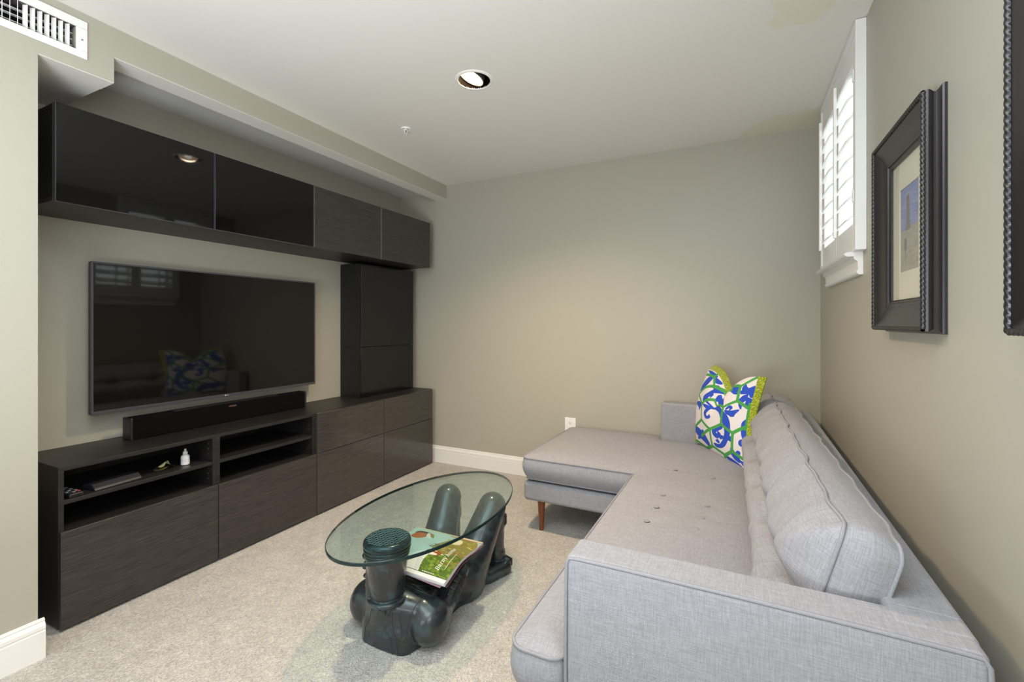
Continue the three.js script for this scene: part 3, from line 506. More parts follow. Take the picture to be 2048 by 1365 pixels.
    blob([[11, 314], [83, 184], [159, 78], [234, 59], [215, 171], [134, 273]]); blob([[25, 19], [155, 16], [275, 18], [207, 58]]); blob([[241, 49], [313, 24], [382, 11], [346, 50], [289, 75]]); swirl([[385, 59], [356, 108], [368, 109]], 22, 16);
    blob([[10, 485], [185, 438], [261, 463], [208, 545], [177, 518], [104, 499]]); blob([[-26, 681], [24, 619], [13, 701]]);
    // green hexagon lattice
    c.strokeStyle = '#4ba04c'; c.lineWidth = 36; c.lineJoin = 'miter'; c.lineCap = 'round';
    const line = (...pts) => { c.beginPath(); pts.forEach((p, i) => { const w = P(...p); i ? c.lineTo(...w) : c.moveTo(...w); }); c.stroke(); };
    line([308, 651], [523, 708], [705, 610], [705, 381], [437, 218], [282, 436], [308, 651]); line([705, 381], [867, 297], [1003, 367], [1005, 565], [880, 670], [705, 610]);
    line([282, 436], [54, 361], [340, 105], [465, 9], [716, 134]); line([340, 105], [247, 45], [28, 80]); line([247, 45], [228, -13]); line([867, 297], [826, 115], [1000, -4]); line([826, 115], [619, 40]); line([54, 361], [-132, 478]);
    line([308, 651], [-66, 884]); line([523, 708], [523, 903], [728, 947], [863, 871], [880, 670]); line([523, 903], [328, 982], [57, 974], [-117, 1068]); line([863, 871], [1009, 916], [1000, 872]); line([1009, 916], [1021, 1022]); line([728, 947], [534, 1170]); line([1003, 367], [1000, 313]); line([1005, 565], [1000, 596]); line([523, 708], [274, 853]);
  });
  mesh('pillow_front', front, std({ map: print, roughness: 0.85 }), t);
  mesh('pillow_back', back, std({ color: 0xdad6cf, roughness: 0.9 }), t);
  const beads = canvasTex(256, 256, (c) => { c.fillStyle = '#8d9a2c'; c.fillRect(0, 0, 256, 256); const r = rng(5); for (let y = 0; y < 16; y++) for (let x = 0; x < 16; x++) { const k = r(); c.fillStyle = k > 0.93 ? '#f4f6c8' : k > 0.6 ? '#c3cf4a' : k > 0.25 ? '#a9b838' : '#7d8a24'; c.fillRect(x * 16 + 2, y * 16 + 2, 12, 11); } });
  beads.wrapS = beads.wrapT = THREE.RepeatWrapping;
  const trimMat = phys({ map: beads, roughness: 0.3, side: THREE.DoubleSide });
  const strip = (s0, v0, s1, v1, ox, oy, w0, w1, back2) => { const n = 48; const f = (k, e, o) => { const [x, y] = outline(lerp(s0, s1, k), lerp(v0, v1, k)), w = lerp(w0, w1, k) * e; return point(x + ox * w, y + oy * w, o - back2 * e); }; const a = grid(n, 4, (k, e) => f(k, e, 0.002), (k, e) => [k * 5, e * 0.45]), b = grid(n, 4, (k, e) => f(k, e, -0.002), (k, e) => [k * 5, e * 0.45]); b.index.array.reverse(); b.computeVertexNormals(); return merge([a, b]); };
  mesh('beaded_trim', strip(1, 0.02, 1, 1.0, 1, 0.12, 0.026, 0.05, 0.012), trimMat, t);
  mesh('beaded_trim', strip(-0.0, 1.0, 0.5, 1.0, 0.28, 1, 0.03, 0.018, 0.03), trimMat, t);
  mesh('beaded_trim', strip(0, 0, 0, 0.14, -1, 0, 0.014, 0.001, 0.0), trimMat, t);
}

// ------------------------------------------------------------------ coffee table: carved reclining figure under an oval glass top
const TB = { x: -1.187, d: 1.633, y: 0.4045, t: 0.0145, a: 0.285, b: 0.515 };
const table = thing('coffee_table', 'oval glass coffee table on a dark carved reclining figure', 'coffee table', [TB.x, 0, TB.d]);
const smin = (a, b, k) => { const h = clamp(0.5 + 0.5 * (b - a) / k); return lerp(b, a, h) - k * h * (1 - h); };
function cone(p, a, b, ra, rb) { const bx = b[0] - a[0], by = b[1] - a[1], bz = b[2] - a[2], px = p[0] - a[0], py = p[1] - a[1], pz = p[2] - a[2], t = clamp((px * bx + py * by + pz * bz) / (bx * bx + by * by + bz * bz)); return Math.hypot(px - t * bx, py - t * by, pz - t * bz) - lerp(ra, rb, t); }
const ell = (p, c, r) => { const x = (p[0] - c[0]) / r[0], y = (p[1] - c[1]) / r[1], z = (p[2] - c[2]) / r[2], k = Math.hypot(x, y, z); return (k - 1) * Math.min(r[0], r[1], r[2]); };
const rb3 = (p, c, h, r) => { const x = Math.abs(p[0] - c[0]) - h[0] + r, y = Math.abs(p[1] - c[1]) - h[1] + r, z = Math.abs(p[2] - c[2]) - h[2] + r; return Math.hypot(Math.max(x, 0), Math.max(y, 0), Math.max(z, 0)) + Math.min(Math.max(x, y, z), 0) - r; };
// figure coordinates: x across (from the axis), y up, e = depth beyond d = 1.3
function figure(p) {
  let f = rb3(p, [0, 0.05, 0.31], [0.126, 0.115, 0.27], 0.06);                                   // trunk and hips on the floor
  f = smin(f, rb3(p, [0, 0.03, 0.105], [0.116, 0.075, 0.098], 0.045), 0.03);                       // broad foot of the back
  f = smin(f, cone(p, [0, 0.02, 0.13], [0, 0.12, 0.085], 0.1, 0.082), 0.05);                       // upper back
  for (const s of [-1, 1]) {
    f = smin(f, cone(p, [0.05 * s, 0.135, 0.08], [0.125 * s, 0.125, 0.1], 0.05, 0.056), 0.03);     // shoulder
    const arm = smin(ell(p, [0.15 * s, 0.09, 0.112], [0.072, 0.082, 0.083]), cone(p, [0.158 * s, 0.085, 0.16], [0.14 * s, 0.168, 0.335], 0.042, 0.033), 0.02);
    f = smin(f, arm, 0.008);
    f = smin(f, cone(p, [0.138 * s, 0.168, 0.335], [0.06 * s, 0.19, 0.365], 0.031, 0.026), 0.015);  // hand on the belly
    f = smin(f, cone(p, [0.085 * s, 0.06, 0.45], [0.127 * s, 0.33, 0.638], 0.09, 0.066), 0.03);     // thigh
    f = smin(f, rb3(p, [0.083 * s, 0.09, 0.47], [0.062, 0.11, 0.1], 0.05), 0.05);                   // hip block under the thigh
    f = smin(f, cone(p, [0.127 * s, 0.32, 0.655], [0.127 * s, 0.07, 0.685], 0.050, 0.036), 0.012);  // shin
    const fx = p[0] * s - 0.145, fe = p[2] - 0.63, ca = 0.94, sa = 0.34, q = [fx * ca - fe * sa, p[1], fx * sa + fe * ca];
    f = smin(f, rb3(q, [0, 0.026, 0], [0.042, 0.036, 0.088], 0.03), 0.012);                         // foot, splayed
    f = smin(f, rb3(q, [0.0, 0.052, 0.062], [0.034, 0.016, 0.022], 0.012), 0.004);                  // sandal toe guard
    f = smin(f, cone(p, [0.127 * s, 0.09, 0.683], [0.127 * s, 0.075, 0.683], 0.043, 0.043), 0.004); // ankle ring
    f = smin(f, cone(p, [0.127 * s, 0.285, 0.668], [0.127 * s, 0.235, 0.674], 0.05, 0.048), 0.006); // garter below the knee
  }
  // head turned to the left wall, headcloth tapering down to the collar
  const hx = p[0], hz = p[2] - 0.045, t = clamp((p[1] - 0.17) / 0.17), rr = lerp(0.056, 0.079, t);
  let h = Math.max(Math.hypot(hx, hz * 0.96) - rr, Math.abs(p[1] - 0.26) - 0.1);
  h = smin(h, cone(p, [-0.052, 0.215, 0.045], [-0.056, 0.325, 0.045], 0.034, 0.040), 0.010);        // face
  h = smin(h, cone(p, [-0.095, 0.318, 0.03], [-0.095, 0.318, 0.06], 0.013, 0.012), 0.008);           // brow
  h = smin(h, cone(p, [-0.098, 0.298, 0.045], [-0.112, 0.266, 0.045], 0.007, 0.012), 0.006);         // nose
  h = smin(h, ell(p, [-0.097, 0.238, 0.045], [0.014, 0.010, 0.022]), 0.005);                          // lips
  h = smin(h, ell(p, [-0.086, 0.205, 0.045], [0.019, 0.015, 0.02]), 0.007);                           // chin
  h = Math.max(h, -ell(p, [-0.097, 0.298, 0.022], [0.007, 0.006, 0.010]));                            // eye sockets
  h = Math.max(h, -ell(p, [-0.097, 0.298, 0.068], [0.007, 0.006, 0.010]));
  h = smin(h, rb3(p, [-0.046, 0.262, 0.0], [0.011, 0.085, 0.012], 0.005), 0.003);                  // ear flap
  h = Math.max(h, -rb3(p, [-0.0635, 0.262, -0.004], [0.0045, 0.078, 0.03], 0.003));                     // shadow gap between face and flap
  f = smin(f, h, 0.006);
  const cr = Math.hypot(Math.hypot(hx, hz) - 0.066, p[1] - 0.178) - 0.010; f = smin(f, cr, 0.004);  // collar ring
  return Math.max(f, -p[1]);
}
function surfaceNet(lo, hi, c, f) {
  const n = lo.map((a, k) => Math.ceil((hi[k] - a) / c) + 1), [nx, ny, nz] = n, val = new Float32Array(nx * ny * nz), id = (i, j, k) => i + nx * (j + ny * k);
  for (let k = 0; k < nz; k++) for (let j = 0; j < ny; j++) for (let i = 0; i < nx; i++) val[id(i, j, k)] = f([lo[0] + i * c, lo[1] + j * c, lo[2] + k * c]);
  const vid = new Int32Array(nx * ny * nz).fill(-1), P = [], I = [], E = [[0, 1], [0, 2], [0, 4], [1, 3], [1, 5], [2, 3], [2, 6], [3, 7], [4, 5], [4, 6], [5, 7], [6, 7]];
  for (let k = 0; k < nz - 1; k++) for (let j = 0; j < ny - 1; j++) for (let i = 0; i < nx - 1; i++) {
    let m = 0; const v = []; for (let b = 0; b < 8; b++) { const w = val[id(i + (b & 1), j + ((b >> 1) & 1), k + (b >> 2))]; v.push(w); if (w < 0) m |= 1 << b; }
    if (m === 0 || m === 255) continue;
    let x = 0, y = 0, z = 0, q = 0; for (const [a, b] of E) if ((v[a] < 0) !== (v[b] < 0)) { const t = v[a] / (v[a] - v[b]); x += lerp(a & 1, b & 1, t); y += lerp((a >> 1) & 1, (b >> 1) & 1, t); z += lerp(a >> 2, b >> 2, t); q++; }
    vid[id(i, j, k)] = P.length / 3; P.push(lo[0] + (i + x / q) * c, lo[1] + (j + y / q) * c, lo[2] + (k + z / q) * c);
  }
  for (let k = 1; k < nz - 1; k++) for (let j = 1; j < ny - 1; j++) for (let i = 1; i < nx - 1; i++) {
    const a = val[id(i, j, k)] < 0; let q;
    if (a !== val[id(i + 1, j, k)] < 0) { q = [vid[id(i, j - 1, k - 1)], vid[id(i, j, k - 1)], vid[id(i, j, k)], vid[id(i, j - 1, k)]]; a ? I.push(q[0], q[1], q[2], q[0], q[2], q[3]) : I.push(q[0], q[2], q[1], q[0], q[3], q[2]); }
    if (a !== val[id(i, j + 1, k)] < 0) { q = [vid[id(i - 1, j, k - 1)], vid[id(i - 1, j, k)], vid[id(i, j, k)], vid[id(i, j, k - 1)]]; a ? I.push(q[0], q[1], q[2], q[0], q[2], q[3]) : I.push(q[0], q[2], q[1], q[0], q[3], q[2]); }
    if (a !== val[id(i, j, k + 1)] < 0) { q = [vid[id(i - 1, j - 1, k)], vid[id(i, j - 1, k)], vid[id(i, j, k)], vid[id(i - 1, j, k)]]; a ? I.push(q[0], q[1], q[2], q[0], q[2], q[3]) : I.push(q[0], q[2], q[1], q[0], q[3], q[2]); }
  }
  const N = new Float32Array(P.length), e = 0.0015;
  for (let i = 0; i < P.length; i += 3) { const p = [P[i], P[i + 1], P[i + 2]], d = [0, 1, 2].map((k) => { const a = p.slice(), b = p.slice(); a[k] += e; b[k] -= e; return f(a) - f(b); }), l = Math.hypot(...d) || 1; for (let k = 0; k < 3; k++) N[i + k] = d[k] / l; }
  const g = new THREE.BufferGeometry(); g.setAttribute('position', new THREE.Float32BufferAttribute(P, 3)); g.setAttribute('normal', new THREE.BufferAttribute(N, 3)); g.setIndex(I); return g;
}
const E0 = 1.3 - TB.d;                                                      // figure e -> the table's own depth
const toTable = (g) => placeGeo(g, 1, 0, 0, 0, 0, 1, 0, 0, 0, 0, -1, -E0, 0, 0, 0, 1);
{
  let g = surfaceNet([-0.27, -0.012, -0.12], [0.27, 0.43, 0.78], 0.0055, figure);
  g = toTable(g);
  mesh('carved_figure', triUV(g), M.stone, table);
  // raised lines that follow the surface
  const snap = (p) => { for (let k = 0; k < 12; k++) { const f = figure(p), e = 0.002, d = [0, 1, 2].map((i) => { const a = p.slice(), b = p.slice(); a[i] += e; b[i] -= e; return (figure(a) - figure(b)) / (2 * e); }), l = d[0] ** 2 + d[1] ** 2 + d[2] ** 2 || 1; p = p.map((v, i) => v - f * d[i] / l); } return p; };
  const along = (pts, n = 26) => { const c = new THREE.CatmullRomCurve3(pts.map((p) => V(...p))); return c.getPoints(n).map((v) => V(...snap(v.toArray()))); };
  const ridge = (name, pts, r = 0.0016) => mesh(name, toTable(tube(along(pts), r, 60, 5)), M.stone, table);
  ridge('robe_fold', [[0.025, 0.135, -0.03], [0.03, 0.11, -0.05], [0.055, 0.05, -0.06], [0.06, 0.0, -0.05]]);
  ridge('robe_fold', [[0.055, 0.135, -0.02], [0.065, 0.11, -0.03], [0.085, 0.05, -0.04], [0.09, 0.01, -0.03]]);
  ridge('robe_fold', [[0.085, 0.16, 0.02], [0.085, 0.14, 0.0], [0.105, 0.08, 0.0], [0.105, 0.03, 0.0]]);
  ridge('robe_fold', [[-0.055, 0.135, -0.02], [-0.065, 0.11, -0.03], [-0.085, 0.05, -0.04], [-0.09, 0.01, -0.03]]);
  ridge('robe_fold', [[0.13, 0.0, 0.03], [0.11, 0.06, 0.02], [0.11, 0.12, 0.035], [0.13, 0.19, 0.08], [0.15, 0.2, 0.13]]);
  ridge('robe_fold', [[0.05, 0.2, 0.13], [0.09, 0.2, 0.14], [0.13, 0.2, 0.17]]);
  ridge('robe_fold', [[0.03, 0.2, 0.16], [0.08, 0.2, 0.19], [0.12, 0.2, 0.22]]);
  for (const s of [-1, 1]) { // bracelet: a chequered cuff of small raised plates
    const a = V(0.153 * s, 0.112, 0.215), b = V(0.142 * s, 0.16, 0.318), ax = b.clone().sub(a).normalize(), u = new THREE.Vector3().crossVectors(ax, V(0, 1, 0)).normalize(), w = new THREE.Vector3().crossVectors(ax, u), plate = rbox(0.0235, 0.005, 0.024, 0.0018);
    for (let r = 0; r < 4; r++) for (let k = 0; k < 9; k++) {
      const an = k * 2 * Math.PI / 9, dir = u.clone().multiplyScalar(Math.cos(an)).addScaledVector(w, Math.sin(an)), c = a.clone().lerp(b, 0.1 + r * 0.27).addScaledVector(dir, lerp(0.0378, 0.0335, r / 3));
      if (figure(c.toArray()) < -0.012) continue;
      const g2 = plate.clone(); g2.applyMatrix4(new THREE.Matrix4().makeBasis(new THREE.Vector3().crossVectors(dir, ax), dir, ax).setPosition(c)); mesh('bracelet_plate', toTable(g2), M.stone, table);
    }
    for (let k = 0; k < 7; k++) { const x = 0.127 * s + (k - 3) * 0.0105; { const an = (k - 3) * 0.3; mesh('garter_fringe', toTable(rbox(0.009, 0.045, 0.005, 0.002).rotateY(-an).translate(0.127 * s + 0.0505 * Math.sin(an + 0.55 * s), 0.255, 0.671 + 0.0505 * Math.cos(an + 0.55 * s))), M.stone, table); }; }
    for (let k = 0; k < 5; k++) { const q = V((k - 2) * 0.014, 0.052, 0.083), ca = 0.94, sa = 0.34; const X = (q.x * ca + q.z * sa + 0.145) * s, Z = -q.x * sa + q.z * ca + 0.63; mesh('sandal_plate', toTable(rbox(0.010, 0.036, 0.008, 0.002).rotateY(s * 0.35).translate(X, q.y, Z)), M.stone, table); }
  }
  // flat woven hat that carries the glass
  const hat = new THREE.LatheGeometry([[0, 0.338], [0.078, 0.338], [0.083, 0.342], [0.0835, 0.3495], [0.079, 0.3535], [0.0855, 0.3565], [0.086, 0.361], [0.0815, 0.3645], [0.0875, 0.368], [0.0875, 0.373], [0.083, 0.3765], [0.0885, 0.3805], [0.0885, 0.389], [0.0855, 0.397], [0.079, 0.4025], [0.066, 0.404], [0, 0.404]].map((p) => new THREE.Vector2(...p)), 64);
  const hm = mesh('hat', triUV(hat), M.stone, table); hm.position.set(0, 0, -(0.045 + E0));
  for (let k = -5; k <= 5; k++) { // engraved lattice on the crown
    const o = k * 0.0135, l = Math.sqrt(Math.max(0, 0.073 ** 2 - o * o)) * 2; if (l < 0.02) continue;
    mesh('lattice_line', rbox(0.0019, 0.0006, l, 0), M.groove, hm).position.set(o, 0.4041, 0);
    const m = mesh('lattice_line', rbox(l, 0.0006, 0.0019, 0), M.groove, hm); m.position.set(0, 0.4041, o); m.rotation.y = 0.12;
  }
  // glass: two faces that light passes and a thick green polished rim with a bevel
  const ring = (k, y) => { const p = []; for (let i = 0; i < 128; i++) { const a = i * Math.PI / 64; p.push([(TB.a - k) * Math.cos(a), y, (TB.b - k) * Math.sin(a)]); } return p; };
  const rings = [ring(0.02, TB.y + TB.t), ring(0.0025, TB.y + TB.t - 0.002), ring(0, TB.y + TB.t - 0.0045), ring(0, TB.y + 0.001), ring(0.001, TB.y)], P = [], I = [];
  rings.forEach((r) => r.forEach((p) => P.push(...p)));
  const strip = (a, b, out) => { for (let i = 0; i < 128; i++) { const j = (i + 1) % 128, w = a * 128 + i, x = a * 128 + j, y = b * 128 + i, z = b * 128 + j; out.push(w, x, y, x, z, y); } };
  strip(1, 2, I); strip(2, 3, I); strip(3, 4, I);
  const eg = new THREE.BufferGeometry(); eg.setAttribute('position', new THREE.Float32BufferAttribute(P, 3)); eg.setIndex(I); eg.computeVertexNormals();
  const G = [], c1 = P.length / 3; strip(0, 1, G); const Q = P.slice(); Q.push(0, TB.y + TB.t, 0, 0, TB.y, 0);
  for (let i = 0; i < 128; i++) { const j = (i + 1) % 128; G.push(c1, j, i, c1 + 1, 512 + i, 512 + j); }
  const gg = new THREE.BufferGeometry(); gg.setAttribute('position', new THREE.Float32BufferAttribute(Q, 3)); gg.setIndex(G);
  const gt = mesh('glass_top', toCreasedNormals(gg, 0.03), M.pane, table); gt.rotation.y = -0.023;
  const ge = mesh('polished_edge', eg, M.edge, gt); tag(ge, 'dark green polished edge of the glass');
}

// ------------------------------------------------------------------ magazines on the figure's belly
{
  const cover = canvasTex(1024, 896, (c, w, h) => { // printed sideways: the title's side lies towards the sofa; positions are thousandths of the sheet
    const r = rng(9), P = (p) => [p[0] / 1000 * w, p[1] / 1000 * h];
    const poly = (col, ...pts) => { c.fillStyle = col; c.beginPath(); const q = pts.map(P), n = q.length; for (let k = 0; k < n; k++) { const a = q[k], b = q[(k + 1) % n], m = [(a[0] + b[0]) / 2, (a[1] + b[1]) / 2]; k ? c.quadraticCurveTo(a[0], a[1], m[0], m[1]) : c.moveTo(m[0], m[1]); } c.quadraticCurveTo(q[0][0], q[0][1], (q[0][0] + q[1][0]) / 2, (q[0][1] + q[1][1]) / 2); c.fill(); };
    const flecks = (n, x0, x1, y0, y1, cols, s0, s1, flat, tilt) => { for (let k = 0; k < n; k++) { c.fillStyle = cols[Math.floor(r() * cols.length)]; c.globalAlpha = 0.3 + 0.45 * r(); const p = P([lerp(x0, x1, r()), lerp(y0, y1, r())]); c.beginPath(); c.ellipse(p[0], p[1], lerp(s0, s1, r()), lerp(s0, s1, r()) * flat, tilt, 0, 7); c.fill(); } c.globalAlpha = 1; };
    c.fillStyle = '#c2d0c8'; c.fillRect(0, 0, w, h);
    poly('#8e7c3a', [480, 480], [560, 200], [700, 40], [950, 20], [1040, 300], [1040, 700], [700, 560]);
    flecks(90, 540, 1000, 60, 520, ['#b08a34', '#c39b42', '#8d6f2c', '#d5bd6e', '#7f7a34'], 18, 60, 0.22, 0.35);
    poly('#d9c9a2', [640, 120], [760, 90], [800, 200], [720, 260], [620, 230]);
    flecks(26, 480, 730, 350, 500, ['#4a3a34', '#63503f', '#2f2a28', '#c9b98e'], 18, 60, 0.2, 0.2);
    poly('#566b22', [500, 1040], [520, 760], [600, 620], [760, 600], [860, 520], [1040, 560], [1040, 1060]);
    flecks(230, 530, 1010, 600, 960, ['#5f7a22', '#86982c', '#44601f', '#a3a838', '#56642c', '#716f2e', '#98ab2c'], 10, 36, 0.6, 0.3);
    flecks(60, 780, 1000, 430, 760, ['#76652c', '#8a7a3a', '#5d5c2c', '#94602c'], 14, 44, 0.4, 0.3);
    poly('#e9e3dc', [420, 1060], [340, 760], [470, 560], [580, 600], [560, 760], [640, 1000], [600, 1080]);
    c.fillStyle = '#8f867c'; for (let k = 0; k < 8; k++) { c.save(); c.translate(...P([505 + k * 11, 690 + k * 30])); c.rotate(-1.2); c.fillRect(-60, 0, 110 - 12 * (k % 3), 4); c.restore(); }
    poly('#9a5526', [490, 590], [520, 515], [640, 510], [730, 560], [700, 640], [560, 640]); poly('#ecd9c4', [520, 600], [580, 570], [690, 600], [650, 635], [560, 632]); poly('#fff6f2', [560, 535], [640, 530], [640, 548], [560, 552]);
    poly('#5e3b2c', [60, 200], [90, 110], [200, 90], [300, 110], [290, 180], [180, 160]); poly('#c2662e', [70, 290], [80, 170], [190, 130], [290, 180], [250, 280], [150, 345]); poly('#b8692e', [214, 98], [310, 110], [400, 220], [290, 190]); poly('#e4dccb', [240, 110], [280, 120], [350, 230], [320, 260], [250, 190]); poly('#7c9a3c', [300, 100], [350, 130], [390, 240], [350, 200]);
    c.fillStyle = '#e0c792'; c.fillRect(0, 0, w, 30); c.fillStyle = '#e8b6ac'; c.fillRect(w * 0.56, 30, w * 0.44, 18); c.fillStyle = '#6f3a30'; c.fillRect(w * 0.56, 48, w * 0.44, 9);
    c.save(); c.translate(...P([835, 850])); c.rotate(-1.62); c.fillStyle = '#f4f1e4'; c.transform(1, 0, -0.35, 1, 0, 0); c.font = '78px serif'; c.fillText('Barny home', 0, 0, 430); c.fillRect(60, 62, 290, 5); c.restore();
    c.fillStyle = '#3b4030'; c.fillRect(0, h - 62, w, 8); c.fillStyle = '#efe6e2'; c.fillRect(0, h - 54, w, 54); c.fillStyle = '#f7f3ee'; for (let k = 0; k < 6; k++) c.fillRect(w * 0.66 + k * 28, h - 84, 18, 10);
  });
  const cols = [0xe6dcdf, 0xd2dfe2, 0xb98f9f, 0x5e3a42];
  const names = ['top magazine with green garden cover and white script title', 'pale blue edged magazine second from the top of the pile', 'dusky pink edged magazine third down in the pile', 'dark wine red magazine at the bottom of the pile'];
  const turn = [0.0, 0.03, -0.05, 0.02], shift = [[0, 0], [-0.006, 0.004], [-0.012, 0.012], [-0.004, 0.02]], thick = [0.008, 0.009, 0.0055, 0.005];
  let y = 0.265;
  for (let m = 0; m < 4; m++) {
    y -= thick[m];
    const t = thing('magazine', names[m], 'magazine', [-1.1475 + shift[m][0], y - 0.02, 1.5555 + shift[m][1]], turn[m], 'magazines lying on the carved figure');
    const W = 0.345, L = 0.295, bend = (u, v) => 0.014 * Math.sin(v * Math.PI * 1.15 - 0.2) - 0.012 * smooth(0.45, 0, v) * (0.3 + u) + 0.012 * smooth(0.7, 1, v);
    const sheet = (o) => grid(12, 24, (u, v) => [(u - 0.5) * W, 0.02 + bend(u, v) + o, -(v - 0.5) * L]);
    const top = sheet(thick[m]); if (top.attributes.normal.getY(100) < 0) { top.index.array.reverse(); top.computeVertexNormals(); }
    const core = []; // page block: side walls and underside
    const rim = []; for (let k = 0; k <= 12; k++) rim.push([k / 12, 0]); for (let k = 1; k <= 24; k++) rim.push([1, k / 24]); for (let k = 11; k >= 0; k--) rim.push([k / 12, 1]); for (let k = 23; k > 0; k--) rim.push([0, k / 24]);
    const P = [], I = []; for (const o of [0, thick[m] - 0.0003]) for (const [u, v] of rim) P.push((u - 0.5) * W, 0.02 + bend(u, v) + o, -(v - 0.5) * L);
    for (let i = 0; i < rim.length; i++) { const j = (i + 1) % rim.length; I.push(i, j, rim.length + j, i, rim.length + j, rim.length + i); }
    const wall = new THREE.BufferGeometry(); wall.setAttribute('position', new THREE.Float32BufferAttribute(P, 3)); wall.setAttribute('uv', new THREE.Float32BufferAttribute(new Float32Array(P.length / 3 * 2), 2)); wall.setIndex(I); wall.computeVertexNormals();
    const under = sheet(0); if (under.attributes.normal.getY(100) > 0) { under.index.array.reverse(); under.computeVertexNormals(); }
    mesh('page_block', merge([wall, under]), std({ color: cols[m], roughness: 0.7 }), t);
    mesh('cover', top, m ? std({ color: cols[m], roughness: 0.4 }) : phys({ map: cover, roughness: 0.3 }), t);
  }
}

// ------------------------------------------------------------------ framed pictures
const art = canvasTex(320, 512, (c, w, h) => {
  const r = rng(21); c.fillStyle = '#7b86b4'; c.fillRect(0, 0, w, h);
  for (let i = 0; i < 260; i++) { c.globalAlpha = 0.25; c.fillStyle = ['#6d79ae', '#8a92b8', '#6672a6', '#9aa0be'][i & 3]; c.beginPath(); c.ellipse(r() * w, r() * 260, 30 + 50 * r(), 4 + 5 * r(), 0.1, 0, 7); c.fill(); } c.globalAlpha = 1;
  c.fillStyle = '#9c968a'; c.beginPath(); c.moveTo(0, 262); c.bezierCurveTo(80, 258, 200, 252, w, 238); c.lineTo(w, h); c.lineTo(0, h); c.fill();
  for (let i = 0; i < 300; i++) { c.globalAlpha = 0.25; c.fillStyle = ['#8d887c', '#aaa390', '#948f80', '#b3aa94'][i & 3]; c.beginPath(); c.ellipse(r() * w, 265 + r() * 250, 20 + 40 * r(), 3 + 6 * r(), -0.05, 0, 7); c.fill(); } c.globalAlpha = 1;
  c.fillStyle = '#77706f'; c.beginPath(); c.moveTo(104, 60); c.lineTo(146, 60); c.lineTo(152, 110); c.lineTo(158, 215); c.lineTo(172, 262); c.lineTo(80, 266); c.lineTo(96, 215); c.lineTo(100, 110); c.fill(); c.fillStyle = '#5f5a5e'; c.fillRect(108, 72, 34, 16); c.fillStyle = '#66606a'; c.fillRect(120, 110, 12, 140);
  c.fillStyle = '#6f6a66'; c.beginPath(); c.ellipse(86, 345, 24, 40, 0, 0, 7); c.fill(); c.fillRect(82, 370, 9, 95); for (let i = 0; i < 40; i++) c.fillRect(40 + r() * 270, 380 + r() * 80, 8, 5);
});
